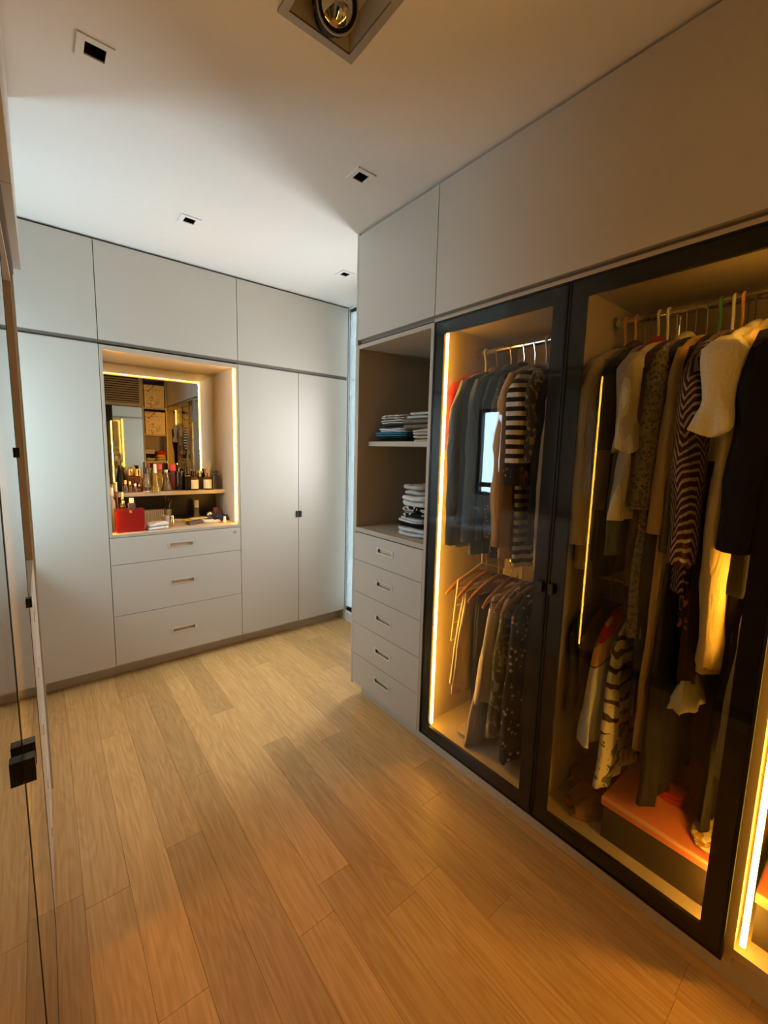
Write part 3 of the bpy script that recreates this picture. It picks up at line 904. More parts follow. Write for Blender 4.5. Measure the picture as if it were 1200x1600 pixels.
def palm():
    m = cloth('palm_and_zebra', (.60, .56, .47), (.10, .16, .06), 'floral', 15)
    nt = m.node_tree; N = nt.nodes.new; b = nt.nodes['Principled BSDF']
    low = b.inputs['Base Color'].links[0].from_socket
    tc = N('ShaderNodeTexCoord'); sp = N('ShaderNodeSeparateXYZ'); link(nt, tc.outputs['Object'], sp.inputs[0])
    wv = N('ShaderNodeTexWave'); wv.bands_direction = 'Z'; wv.inputs['Scale'].default_value = 5.5; wv.inputs['Distortion'].default_value = 5; wv.inputs['Detail Scale'].default_value = 2
    link(nt, tc.outputs['Object'], wv.inputs[0])
    r = N('ShaderNodeValToRGB'); r.color_ramp.interpolation = 'CONSTANT'; e = r.color_ramp.elements
    e[0].color = (.62, .57, .46, 1); e[1].position = .74; e[1].color = (.05, .035, .025, 1)
    link(nt, wv.outputs['Fac'], r.inputs[0])
    g = N('ShaderNodeMath'); g.operation = 'GREATER_THAN'; g.inputs[1].default_value = .20; link(nt, sp.outputs[2], g.inputs[0])
    mx = N('ShaderNodeMix'); mx.data_type = 'RGBA'
    link(nt, g.outputs[0], mx.inputs['Factor']); link(nt, low, mx.inputs['A']); link(nt, r.outputs[0], mx.inputs['B']); link(nt, mx.outputs['Result'], b.inputs['Base Color'])
    return m
K['palm'] = palm()

random.seed(3)
G1 = 'hangers on the upper rail of the bright wardrobe'
# --- bright wardrobe, upper rail
up1 = [
 ('knit_top', 'dark red knit top squeezed against the lit side of the bright wardrobe', 'top', 1.325, 1.30, K['red'], dict(half=.215, th=.014, sleeve=.30, seed=1, sl_r=.045)),
 ('jacket', 'long grey-blue jacket with upright collar nearest the light strip, upper rail of bright wardrobe', 'jacket', 1.262, 1.045, K['greyblue'], dict(half=.232, th=.030, sleeve=.72, seed=2, collar=K['taupe'], sl_r=.062, sl_out=.012)),
 ('jacket', 'slate blue jacket second from the grey-blue jacket with its collar showing', 'jacket', 1.185, 1.02, K['slate'], dict(half=.22, th=.026, sleeve=.70, seed=3, collar=K['slate'])),
 ('jacket', 'plain navy jacket between the slate jacket and the flecked navy coat', 'jacket', 1.118, 1.04, K['navy'], dict(half=.21, th=.024, sleeve=.68, seed=4, collar=K['navy'])),
 ('coat', 'flecked dark navy coat beside the camel coat', 'coat', 1.066, 1.03, K['dots'], dict(half=.225, th=.020, sleeve=.66, seed=5)),
 ('coat', 'camel wool coat with round shoulder and horn buttons behind the striped sleeve', 'coat', 1.012, 1.045, K['camel'], dict(half=.24, th=.030, sleeve=.68, seed=6, buttons=('black', 5), sl_r=.072)),
 ('knit_top', 'black and white striped long sleeved top with red patterned cuff', 'top', .952, 1.02, K['bw'], dict(half=.24, th=.022, sleeve=.43, seed=7, cuff=K['multi'], sl_r=.082, sl_out=.012)),
 ('blouse', 'grey and black print blouse next to the striped top', 'blouse', .905, 1.40, K['print1'], dict(half=.23, th=.018, sleeve=.34, seed=8)),
 ('coat', 'black coat in the shadow behind the door stile of the bright wardrobe', 'coat', .868, 1.10, K['black'], dict(half=.215, th=.018, sleeve=.64, seed=9)),
 ('coat', 'beige coat with rolled cuff at the right of the bright wardrobe', 'coat', .826, 1.03, K['stone'], dict(half=.225, th=.024, sleeve=.74, seed=10, cuff=K['stone'], sl_r=.064)),
]
for i, (nm, lb, ct, y, hem, mt, kw) in enumerate(up1):
    garment(nm, lb, ct, y, RZ1, hem, mt, **kw)
    hanger('wire' if i not in (0, 5, 7) else 'white', y, RZ1, 'hanger carrying the ' + lb.split(' in the ')[0].split(' beside ')[0].split(' behind ')[0].split(' with ')[0].split(' squeezed ')[0].split(' nearest ')[0].split(' second ')[0].split(' between ')[0].split(' next ')[0].split(' at the ')[0] + ', bright wardrobe', 0, G1)
for y in (.94, .985):
    hanger('wire' if y > .95 else 'green', y, RZ1, ('bare chrome wire hanger' if y > .95 else 'green plastic hanger') + ' on the upper rail beside the striped top', 0, G1)

# --- bright wardrobe, lower rail
G2 = 'wooden hangers on the lower rail of the bright wardrobe'
lows = [(1.315, 'empty, nearest the light strip'), (1.255, 'holding the cream trousers'), (1.185, 'holding the charcoal trousers'), (1.115, 'holding the warm white skirt'),
        (1.055, 'holding the olive flowered dress'), (.995, 'holding the dark spotted dress'), (.935, 'holding the black skirt'), (.875, 'second from the door stile'), (.815, 'hard against the dividing panel')]
for y, lb in lows:
    hanger('wood', y, RZ2, 'brown wooden hanger on the lower rail, ' + lb, random.uniform(-.12, .12), G2)
tr = thing('trouser_rack', 'white wire multi-tier trouser rack hanging below the first wooden hangers', 'rack', (XC, 1.285, .58))
bm = bmesh.new()
for xx in (XC - .20, XC + .16): tube(bm, [(xx + .03, 1.285, .87), (xx, 1.285, .58)], .004, 6)
done('side_wire', bm, 'white', tr)
for k in range(4):
    bm = bmesh.new(); z = .83 - k * .083; d_ = .03 * (z - .58) / .29
    tube(bm, [(XC - .20 + d_, 1.285, z), (XC + .16 + d_, 1.285, z)], .0036, 6)
    done('rung', bm, 'white', tr)
bm = bmesh.new(); tube(bm, [(XC - .17, 1.285, .87), (XC, 1.285, .93), (XC, 1.285, .975), (XC + .012, 1.285, 1.008), (XC - .012, 1.285, 1.012)], .0026, 6); tube(bm, [(XC + .19, 1.285, .87), (XC, 1.285, .93)], .0026, 6)
done('hook', bm, 'white', tr)
trousers('trousers', 'cream linen trousers folded over a wooden hanger near the light strip', 1.235, RZ2, .34, K['cream'], half=.15, seed=11, x=XC - .02, flare=1.1, front=.05)
trousers('trousers', 'charcoal trousers between the cream trousers and the warm white skirt', 1.165, RZ2, .24, K['charcoal'], half=.16, seed=12)
garment('skirt', 'warm white pleated skirt hung by its waist on the lower rail', 'skirt', 1.09, RZ2 - .045, .37, K['skirt'], half=.17, th=.026, flare=1.24, seed=13, sh=.02, neck=.15, front=.04, amp=.014)
garment('dress', 'long cream slip trailing its hem on the floor of the bright wardrobe', 'dress', 1.128, RZ2 - .04, .145, K['stone'], half=.11, th=.018, flare=1.75, seed=14, sh=.03, neck=.08, ragged=.0, front=.06)
garment('dress', 'olive and cream flowered dress on the lower rail', 'dress', 1.025, RZ2, .23, K['olive'], half=.18, th=.024, flare=1.12, seed=15, front=.03)
garment('dress', 'dark brown dress with pale flowers in the lower part of the bright wardrobe', 'dress', .955, RZ2, .165, K['floral'], half=.2, th=.028, flare=1.16, seed=16)
garment('skirt', 'black skirt on the lower rail beside the dark flowered dress', 'skirt', .895, RZ2, .24, K['black'], half=.19, th=.022, seed=17)
garment('skirt', 'dark green skirt on the lower rail against the dividing panel', 'skirt', .835, RZ2, .30, K['dgreen'], half=.18, th=.02, seed=18)

# --- dim wardrobe, upper rail
RZ3 = RZ1 + .008
G3 = 'hangers on the rail of the dim wardrobe'
up2 = [
 ('coat', 'long beige coat at the left of the dim wardrobe', 'coat', .706, 1.07, K['stone'], dict(half=.222, th=.028, sleeve=.62, seed=20, sl_r=.07), 'amber'),
 ('coat', 'taupe coat with brown collar beside the long beige coat', 'coat', .672, 1.10, K['taupe'], dict(half=.19, th=.016, sleeve=.5, seed=21, collar=K['brown']), 'amber'),
 ('dress', 'navy dress between the taupe coat and the light blue shirt', 'dress', .645, 1.05, K['navy'], dict(half=.205, th=.014, seed=22, sleeve=.3), 'wire'),
 ('shirt', 'light blue shirt peeping out below the red knit', 'shirt', .622, 1.13, K['blue'], dict(half=.19, th=.012, seed=23), 'wire'),
 ('knit_top', 'crimson knit top with folded collar in the dim wardrobe', 'top', .600, 1.55, K['red'], dict(half=.19, th=.018, seed=24, collar=K['red'], sleeve=.22), 'white'),
 ('blouse', 'greyish white blouse with flared peplum hem and ruffled sleeve', 'blouse', .572, 1.27, K['blouse'], dict(half=.225, th=.024, flare=1.30, seed=25, sleeve=.30, ruffle=.5, buttons=('black', 3), sl_r=.075, front=.02, amp=.014), 'white'),
 ('dress', 'dark brown dress between the white blouse and the leopard dress', 'dress', .545, 1.05, K['brown'], dict(half=.21, th=.016, seed=26, sleeve=.35), 'wire'),
 ('dress', 'grey leopard print dress with lace collar', 'dress', .518, .88, K['leopard'], dict(half=.215, th=.022, seed=27, sleeve=.48, collar=K['lace'], sl_r=.058), 'wire'),
 ('dress', 'black dress between the leopard dress and the tan coat', 'dress', .492, .62, K['black'], dict(half=.205, th=.014, seed=28), 'wire'),
 ('coat', 'full length tan coat, longest pale one in the dim wardrobe', 'coat', .462, .50, K['tan'], dict(half=.210, th=.022, flare=.95, seed=29, sleeve=.55, front=.0, sl_r=.052), 'wire'),
 ('dress', 'long black evening dress between tan coat and chevron tunic', 'dress', .430, .335, K['black'], dict(half=.205, th=.02, seed=30, sleeve=.6), 'green'),
 ('tunic', 'burgundy tunic with grey chevron stripes', 'tunic', .398, 1.07, K['chev'], dict(half=.228, th=.024, seed=31, sleeve=.62, sl_r=.078, sl_out=.012), 'white'),
 ('dress', 'dark dress with red and yellow print below the chevron tunic', 'dress', .376, .96, K['multi'], dict(half=.215, th=.016, seed=32), 'amber'),
 ('blouse', 'white lace blouse with puffed ruffled shoulders', 'blouse', .346, 1.46, K['lace'], dict(half=.245, th=.028, seed=33, sleeve=.25, ruffle=.7, collar=K['lace'], sl_r=.10, amp=.018, flare=1.06), 'wire'),
 ('robe', 'butter yellow robe with long lapel, brightest in the dim wardrobe', 'robe', .312, .84, K['yellow'], dict(half=.225, th=.026, seed=34, sleeve=.90, collar=K['yellow'], front=-.02, sl_r=.062), 'wire'),
 ('coat', 'black fur coat at the right of the dim wardrobe', 'coat', .262, 1.10, K['fur'], dict(half=.255, th=.03, seed=35, sleeve=.56, sl_r=.085, amp=.016), 'wire'),
 ('dress', 'long black skirt dress reaching the coral box', 'dress', .285, .335, K['black'], dict(half=.18, th=.012, seed=36), 'wire'),
 ('scarf', 'pale patterned scarf hanging beside the black fur coat', 'scarf', .222, .95, K['scarf'], dict(half=.235, th=.010, seed=37), 'white'),
]
for nm, lb, ct, y, hem, mt, kw, hk in up2:
    garment(nm, lb, ct, y, RZ3, hem, mt, **kw)
    short = lb
    for w_ in (' at the ', ' with ', ' between ', ' peeping ', ' in the ', ', ', ' below ', ' hanging ', ' reaching ', ' beside '): short = short.split(w_)[0]
    hanger(hk, y, RZ3, '%s hanger holding the %s' % ({'wire': 'chrome wire', 'amber': 'amber plastic', 'green': 'green plastic', 'white': 'white'}[hk], short), 0, G3)
rd = garment('dress', 'dark brown dress with white ruffled hem behind the butter yellow robe', 'dress', .362, RZ3, .79, K['brown'], half=.215, th=.014, seed=38)
hanger('wire', .362, RZ3, 'chrome wire hanger holding the brown dress with ruffled hem', 0, G3)
bm = bmesh.new()
rgs = []
for i in range(5):
    f = i / 4
    rgs.append([(XC + (.212 + .03 * f) * sgn_pow(math.cos(a), .75) + .010 * f * math.sin(11 * a), .362 + (.018 + .022 * f) * sgn_pow(math.sin(a), .7) + .005 * f * math.sin(17 * a), .80 - .085 * f + .004 * f * math.sin(9 * a)) for a in [2 * PI * k / 72 for k in range(72)]])
loft(bm, rgs); done('ruffle', bm, K['lace'], rd, smooth=True)
garment('scarf', 'olive gold satin scarf hanging to the floor in front of the black fur coat', 'scarf', .238, 1.16, .60, K['olivescarf'], half=.045, th=.012, seed=40, x=1.455, sh=.03, neck=.02, flare=1.25, amp=.006)
# --- dim wardrobe, short lower rail
RZ4 = RZ2 + .01
low2 = [
 ('dress', 'black slip dress at the left of the short lower rail', 'dress', .715, .50, K['charcoal'], dict(half=.19, th=.018, seed=41)),
 ('dress', 'brown satin dress on the short lower rail', 'dress', .675, .55, K['brown'], dict(half=.19, th=.018, seed=42)),
 ('dress', 'white, tan and red colour block dress on the short lower rail', 'dress', .625, .445, K['block'], dict(half=.165, th=.028, flare=1.24, seed=43, front=.03)),
 ('dress', 'dress with zebra bands above a green palm print hem', 'dress', .572, .31, K['palm'], dict(half=.175, th=.022, flare=1.1, seed=44, front=.04)),
]
for nm, lb, ct, y, hem, mt, kw in low2:
    garment(nm, lb, ct, y, RZ4, hem, mt, **kw)
    hanger('wire', y, RZ4, 'chrome wire hanger on the short lower rail holding the ' + lb.replace(', tan and red', '').split(' at ')[0].split(' on ')[0].split(' above ')[0], 0, 'hangers on the short lower rail')

# ------------------------------------------------------------------ folded clothes
def folded(label, c, size, mat, seed=0, yaw=0.0, group=None, cat='clothes', name='folded_shirt', parts=2):
    t = thing(name, label, cat, c, group)
    rng = random.Random(seed)
    sx, sy, sz = size
    for k in range(parts):
        bm = bmesh.new()
        z0, z1 = sz * k / parts, sz * (k + 1) / parts
        nu, nv = 26, 10
        rings = []
        ox, oy = rng.uniform(-.008, .008), rng.uniform(-.008, .008)
        for j in range(nv + 1):
            phi = -PI / 2 + PI * j / nv
            cr, cz = max(.02, math.cos(phi)) ** .35, sgn_pow(math.sin(phi), .6)
            ring = []
            for i in range(nu):
                a = 2 * PI * i / nu
                px, py = sx / 2 * cr * sgn_pow(math.cos(a), .45) + ox, sy / 2 * cr * sgn_pow(math.sin(a), .45) + oy
                nn = noise.noise(Vector((px * 14 + seed, py * 14, k * 2.0)))
                pz = (z0 + z1) / 2 + (z1 - z0) / 2 * cz
                pz += .42 * (z1 - z0) * nn * (1 if cz > -.5 else 0)
                px *= 1 + .05 * noise.noise(Vector((py * 20, seed, k)))
                ring.append((c[0] + px * math.cos(yaw) - py * math.sin(yaw), c[1] + px * math.sin(yaw) + py * math.cos(yaw), c[2] + max(0, pz)))
            rings.append(ring)
        loft(bm, rings)
        done('fold', bm, mat, t, smooth=True)
    return t
NX = 1.60
SH = 1.519
GS = 'folded clothes in the open niche'
st = [  # upper shelf: (y, z, size, material, label)
 (1.775, SH, (.25, .26, .026), K['black'], 'black folded top at the bottom of the big pile on the niche shelf'),
 (1.80, SH + .027, (.26, .25, .022), cloth('teal_blue_knit', (.05, .24, .36)), 'teal blue folded knit low in the big pile on the niche shelf'),
 (1.785, SH + .050, (.26, .24, .020), K['white'], 'white folded shirt above the teal knit on the niche shelf'),
 (1.765, SH + .071, (.25, .22, .022), K['charcoal'], 'dark grey folded shirt in the middle of the big pile'),
 (1.775, SH + .094, (.26, .24, .022), K['blouse'], 'grey folded shirt near the top of the big pile'),
 (1.755, SH + .117, (.25, .23, .024), cloth('grey_white_print', (.34, .30, .26), (.66, .62, .56), 'floral', 40), 'grey shirt with white print on top of the big pile'),
 (1.535, SH, (.24, .21, .030), K['cream'], 'cream folded shirt at the bottom of the smaller pile on the niche shelf'),
 (1.53, SH + .031, (.24, .20, .030), cloth('off_white_pink', (.66, .58, .50), (.55, .30, .24), 'stripes', 60), 'off-white folded shirt with pink edge in the smaller pile'),
 (1.575, SH + .062, (.26, .26, .050), K['taupe'], 'taupe folded jumper in the smaller pile on the niche shelf'),
 (1.565, SH + .113, (.24, .24, .036), K['blouse'], 'pale grey shirt loosely folded on top of the smaller pile'),
]
for i, (y, z, sz, mt, lb) in enumerate(st):
    folded(lb, (NX - .005 * (i % 3), y, z), sz, mt, seed=50 + i, yaw=random.uniform(-.2, .2), group=GS)
st = [
 (1.575, 1.037, .045, K['white'], 'white folded shirt at the bottom of the pile on the niche floor'),
 (1.58, 1.083, .024, K['black'], 'black folded top second from the bottom on the niche floor'),
 (1.57, 1.108, .024, K['white'], 'thin white folded shirt between two black ones on the niche floor'),
 (1.57, 1.133, .055, cloth('black_cream_print', (.012, .011, .011), (.55, .50, .42), 'floral', 14), 'black top with cream patches in the pile on the niche floor'),
 (1.565, 1.189, .060, K['white'], 'bulky white folded jumper in the pile on the niche floor'),
 (1.555, 1.250, .050, K['blouse'], 'crumpled grey shirt on top of the pile on the niche floor'),
]
for i, (y, z, h, mt, lb) in enumerate(st):
    folded(lb, (1.565 + .01 * (i % 2), y, z), (.26, .235 - .012 * i, h), mt, seed=70 + i, yaw=random.uniform(-.22, .22), group=GS)
# end unit piles (mirror only)
for k, (xx, z, h, mt, lb) in enumerate((
  (1.13, 1.238, .045, K['cream'], 'cream folded shirt at the bottom left of the end unit shelf'), (1.13, 1.284, .06, K['black'], 'black folded jumper at the left of the end unit shelf'),
  (1.13, 1.345, .06, K['white'], 'white folded jumper topping the left pile of the end unit'), (1.28, 1.238, .05, K['cream'], 'cream folded shirt at the right of the end unit shelf'),
  (1.28, 1.289, .045, cloth('amber_knit', (.60, .36, .05)), 'amber folded knit in the right pile of the end unit'), (1.28, 1.335, .05, K['red'], 'red folded knit on top of the right pile of the end unit'))):
    folded(lb, (xx, YE + .21, z), (.135, .25, h), mt, seed=90 + k, group='folded clothes in the end unit')

# ------------------------------------------------------------------ wardrobe floors
coral = pmat('coral_lid', (.66, .20, .10), .45); coralrim = pmat('salmon_rim', (.74, .42, .24), .5); dkbox = pmat('dark_brown_board', (.05, .035, .022), .6)
def lidbox(y0, y1, label):
    t = thing('storage_chest', label, 'chest', (1.69, (y0 + y1) / 2, .1405), 'coral lidded chests')
    bm = bmesh.new(); box(bm, 1.462, 1.93, y0, y1, .1405, .268); done('body', bm, dkbox, t, bevel=.003)
    bm = bmesh.new(); box(bm, 1.452, 1.94, y0 - .004, y1 + .004, .268, .296); done('lid', bm, coral, t, bevel=.004)
    bm = bmesh.new(); box(bm, 1.4505, 1.4575, y0 - .003, y1 + .003, .288, .298); done('lid_rim', bm, coralrim, t, bevel=.001)
lidbox(.21, .545, 'dark chest with coral red lid on the floor of the dim wardrobe')
lidbox(-.45, .135, 'dark chest with coral lid in the doorless bay at the right edge')
folded('cream scarf with yellow and black print lying on the coral lid', (1.58, .262, .2985), (.20, .085, .035), cloth('cream_yellow_print', (.66, .55, .36), (.35, .20, .02), 'floral', 24), 101, name='folded_scarf', cat='scarf')
folded('small red cloth lying on the coral lid behind the black dresses', (1.66, .40, .2985), (.10, .09, .03), K['red'], 102, name='folded_cloth', cat='cloth')
folded('dark red folded jumper on the wardrobe floor left of the coral lidded chest', (1.70, .655, .1405), (.26, .15, .075), cloth('dark_red_knit', (.22, .012, .012)), 103, name='folded_jumper')
def slipper(label, x, y, yaw):
    t = thing('slipper', label, 'slipper', (x, y, .1405), 'brown slippers')
    bm = bmesh.new()
    ca, sa = math.cos(yaw), math.sin(yaw)
    def Wd(px, py, pz): return (x + px * ca - py * sa, y + px * sa + py * ca, .1405 + pz)
    def outline(s, z): return [Wd(.115 * math.cos(a) * s, (.036 + .008 * math.cos(a)) * math.sin(a) * s, z) for a in [2 * PI * k / 20 for k in range(20)]]
    loft(bm, [outline(.96, 0), outline(1, .006), outline(1, .014), outline(.95, .018)]); done('sole', bm, 'wood', t, smooth=True)
    bm = bmesh.new()
    rg = []
    for i in range(7):
        px = .0 + .105 * i / 6
        hgt = .055 * (1 - (i / 6) ** 2 * .55); wd = .040 * (1 - (i / 6) ** 3 * .6)
        rg.append([Wd(px, wd * math.cos(PI * k / 8), .016 + hgt * math.sin(PI * k / 8)) for k in range(9)] + [Wd(px, (wd - .004) * math.cos(PI * k / 8), .016 + (hgt - .004) * math.sin(PI * k / 8)) for k in range(8, -1, -1)])
    loft(bm, rg); done('upper', bm, pmat('brown_leather', (.22, .10, .045), .5), t, smooth=True)
slipper('brown leather slipper nearer the coral lidded chest', 1.555, .592, 2.6)
slipper('brown leather slipper nearer the dividing panel', 1.60, .64, 2.75)
folded('cream cloth tail puddled on the floor of the bright wardrobe', (1.52, 1.17, .1405), (.13, .10, .03), K['stone'], 105, name='fallen_scarf', cat='scarf')
t = thing('shoe_box', 'small cream box on the floor at the right of the bright wardrobe', 'box', (1.60, .85, .1405))
bm = bmesh.new(); box(bm, 1.53, 1.68, .815, .885, .1405, .195); done('body', bm, K['cream'], t, bevel=.002)
bm = bmesh.new(); box(bm, 1.527, 1.683, .812, .888, .195, .215); done('lid', bm, K['cream'], t, bevel=.002)

# ------------------------------------------------------------------ vanity things
def liquid(name, col, rough=.08, trans=.75): return pmat(name, col, rough, trans=trans, noise_amt=.02, nscale=8)
Q = dict(amber=liquid('amber_glass', (.62, .25, .05)), clear=liquid('clear_glass', (.86, .83, .76), trans=.9), yellowg=liquid('yellow_glass', (.85, .62, .12)),
         rose=liquid('rose_glass', (.62, .16, .08)), purple=liquid('plum_glass', (.22, .05, .07), trans=.4), dark=pmat('black_gloss', (.012, .011, .012), .12, spec=.6),
         brownb=liquid('brown_glass', (.10, .05, .02), trans=.4), label=pmat('paper_label', (.78, .75, .68), .7), pinkcap=pmat('pink_red_cap', (.66, .08, .12), .25),
         redbox=pmat('red_lacquer', (.30, .002, .008), .28, coat=.3), green=liquid('pale_green_glass', (.62, .66, .34)), white=pmat('white_plastic', (.80, .77, .70), .35),
         woven=pmat('woven_grey', (.46, .40, .30), .7), reed=pmat('reed_stick', (.62, .42, .22), .7), yel=pmat('yellow_packet', (.72, .55, .04), .4), dkbrown=pmat('dark_brown_leather', (.06, .03, .02), .45),
         navyc=cloth('navy_velvet', (.03, .035, .09)), frosted=pmat('frosted_glass', (.62, .56, .46), .35, trans=.4))
def bottle(label, x, y, z, r, h, glass, cap, cap_r=None, cap_h=None, shape='round', lab=None, sy=1.0, group='bottles on the vanity shelf', name='perfume_bottle', cat='bottle', n=16, rot=0.0, extra=None, liq=None):
    t = thing(name, label, cat, (x, y, z), group)
    cap_h = h * .28 if cap_h is None else cap_h; cap_r = r * .5 if cap_r is None else cap_r
    bh = h - cap_h
    prof = {'round': [(r * .9, 0), (r, .004), (r, bh * .78), (r * .82, bh * .88), (cap_r * .7, bh * .94), (cap_r * .7, bh)],
            'ball': [(r * .5, 0), (r * .85, bh * .15), (r, bh * .42), (r * .86, bh * .68), (cap_r * .75, bh * .86), (cap_r * .7, bh)],
            'cone': [(r, 0), (r, .004), (r * .62, bh * .5), (cap_r * 1.02, bh * .97), (cap_r, bh)],
            'square': [(r * 1.3, 0), (r * 1.33, .003), (r * 1.33, bh * .86), (r * 1.1, bh * .9), (cap_r * .8, bh * .92), (cap_r * .8, bh)],
            'jar': [(r * .95, 0), (r, .004), (r, bh - .004), (r * .97, bh)]}[shape]
    nn = 4 if shape == 'square' else n
    if shape == 'square': rot += PI / 4
    bm = bmesh.new(); lathe(bm, prof, (x, y, z), nn, 1, sy, rot); b_ = done('body', bm, glass, t, smooth=nn > 4)
    if liq is not None:
        bm = bmesh.new(); lathe(bm, [(r * 1.005, .002), (r * .93, bh * .28)], (x, y, z), nn, 1.01, sy * 1.01, rot); done('liquid', bm, liq, b_, smooth=True)
    if cap is not None:
        bm = bmesh.new(); lathe(bm, [(cap_r, 0), (cap_r, cap_h * .9), (cap_r * .86, cap_h)], (x, y, z + bh), max(nn, 12), 1, 1 if shape != 'square' else sy); done('cap', bm, cap, t, smooth=True)
    if lab is not None:
        bm = bmesh.new(); k = 1.34 if shape == 'square' else 1.012
        lathe(bm, [(r * k, bh * .1), (r * k, bh * .72)], (x, y, z), nn, 1, sy, rot)
        done('label_band', bm, lab, b_, smooth=nn > 4)
    return t
s = SZ + .0005
bottle('tall black pointed bottle with gold tip at the left end of the vanity shelf', .427, 3.375, s, .034, .20, Q['dark'], 'gold', .006, .03, 'cone')
bottle('square amber bottle with broad gold cap on the vanity shelf', .468, 3.335, s, .022, .155, Q['amber'], 'gold', .019, .045, 'square')
bottle('rose coloured square bottle with ribbed gold cap', .512, 3.325, s, .024, .155, Q['rose'], 'gold', .022, .048, 'square')
bottle('clear bottle with black cap and red tip on a white base', .549, 3.255, s, .022, .165, Q['clear'], Q['dark'], .016, .04, 'round', liq=Q['white'])
bottle('slim tapering bottle of yellow scent with tall cream cap', .603, 3.245, s, .030, .19, Q['yellowg'], Q['white'], .010, .06, 'cone')
bottle('round yellowish bottle with red cap behind the tapering one', .645, 3.32, s, .036, .185, Q['yellowg'], Q['pinkcap'], .017, .035, 'ball')
bottle('wide clear glass flask without cap on the vanity shelf', .683, 3.30, s, .036, .15, Q['clear'], 'chrome', .014, .02, 'cone')
bottle('plum red bottle with pink cap left of the black jar', .733, 3.335, s, .030, .185, Q['purple'], Q['pinkcap'], .022, .045, 'round')
bottle('fat black candle jar in the middle of the vanity shelf', .775, 3.315, s, .034, .135, Q['dark'], Q['dark'], .033, .02, 'jar', name='candle_jar', cat='jar')
bottle('tall black square bottle with thin silver line right of the candle jar', .817, 3.28, s, .022, .17, Q['dark'], Q['dark'], .02, .05, 'square')
bottle('brown jar with large white label and dark stopper', .862, 3.285, s, .033, .14, Q['brownb'], Q['dark'], .018, .035, 'round', lab=Q['label'])
bottle('small brown bottle with gold cap between the two white labelled ones', .915, 3.335, s, .024, .14, Q['brownb'], 'gold', .02, .045, 'square')
d_ = bottle('white labelled reed diffuser with pale wooden sticks', .960, 3.285, s, .029, .125, Q['brownb'], None, .012, .02, 'round', lab=Q['label'], name='reed_diffuser', cat='diffuser')
for k in range(6):
    a = k * 1.05
    bm = bmesh.new(); tube(bm, [(.960, 3.285, s + .04), (.960 + .032 * math.cos(a), 3.285 + .02 * math.sin(a), s + .20 + .008 * (k % 3))], .0016, 5); done('reed', bm, Q['reed'], d_)
bottle('black flat bottle at the right end of the vanity shelf', 1.025, 3.30, s, .026, .14, Q['dark'], Q['dark'], .02, .02, 'square', sy=.6)
for i, (x, y, r, h, g, c, lb) in enumerate((
    (.425, 3.225 + .03, .014, .085, Q['clear'], 'gold', 'small clear sample bottle with round gold cap at the shelf front, first from the left'),
    (.452, 3.262, .013, .075, Q['amber'], 'gold', 'small amber sample bottle at the shelf front, second from the left'),
    (.482, 3.258, .015, .06, Q['clear'], 'chrome', 'small squat clear bottle at the shelf front with silver cap'),
    (.508, 3.268, .012, .055, Q['rose'], 'gold', 'tiny rose bottle at the shelf front beside the clear one'))):
    bottle(lb, x, y, s, r, h, g, c, r * .6, h * .3, 'ball' if i % 2 == 0 else 'round')
c_ = CZ + .0005
GC = 'things on the vanity counter'
t = thing('red_case', 'square glossy red case standing at the front left of the vanity counter', 'case', (.41, 3.05, c_))
bm = bmesh.new(); box(bm, .337, .489, 3.012, 3.095, c_, c_ + .132); done('body', bm, Q['redbox'], t, bevel=.004)
bm = bmesh.new(); box(bm, .336, .490, 3.011, 3.096, c_ + .1325, c_ + .142); done('lid', bm, Q['redbox'], t, bevel=.003)
bm = bmesh.new(); box(bm, .404, .422, 3.0085, 3.0125, c_ + .122, c_ + .14); done('clasp', bm, 'gold', t, bevel=.001)
bt = c_ + .1425
bottle('clear atomiser with cream stopper standing on the red case', .427, 3.05, bt, .020, .068, Q['clear'], Q['white'], .013, .03, 'square', group=GC)
bottle('small gold topped flask standing on the red case', .382, 3.06, bt, .016, .052, Q['amber'], 'gold', .009, .018, 'ball', group=GC)
for i, (x, y, r, h, g, c, sh_, lb) in enumerate((
    (.330, 3.30, .022, .34, Q['brownb'], Q['white'], 'round', 'tall brown lotion bottle with white cap at the back left of the counter'),
    (.365, 3.22, .020, .30, Q['rose'], 'gold', 'cone', 'tall rose tapering bottle behind the red case'),
    (.335, 3.16, .018, .27, Q['frosted'], Q['white'], 'round', 'frosted slim bottle beside the left side of the niche'),
    (.390, 3.15, .015, .24, Q['clear'], 'gold', 'round', 'slim clear bottle with gold cap right behind the red case'))):
    bottle(lb, x, y, c_, r, h, g, c, r * .55, h * .2, sh_, group=GC)
# brush in a tumbler
t = thing('makeup_tumbler', 'frosted tumbler holding dark brushes behind the woven box', 'tumbler', (.70, 3.40, c_), GC)
bm = bmesh.new(); lathe(bm, [(.026, 0), (.032, .08), (.029, .08), (.024, .004)], (.70, 3.40, c_), 16); done('body', bm, Q['frosted'], t, smooth=True)
for k in range(3):
    b = thing('makeup_brush', 'dark makeup brush standing in the tumbler, %s' % ('tallest', 'leaning left', 'leaning right')[k], 'brush', (.70, 3.40, c_ + .006), 'makeup brushes')
    e_ = Vector((.70 + (-.01 + .02 * k), 3.395 + .006 * k, c_ + .15 + .012 * (2 - k))); a_ = Vector((.70, 3.40, c_ + .006))
    bm = bmesh.new(); tube(bm, [a_, a_ + (e_ - a_) * .8], .003, 6); done('shaft', bm, Q['dark'], b)
    bm = bmesh.new(); tube(bm, [a_ + (e_ - a_) * .8, a_ + (e_ - a_) * .9, e_], [.004, .010, .006], 8); done('bristles', bm, Q['dkbrown'], b, smooth=True)
t = thing('woven_box', 'grey ribbed woven box behind the red case', 'box', (.60, 3.36, c_), GC)
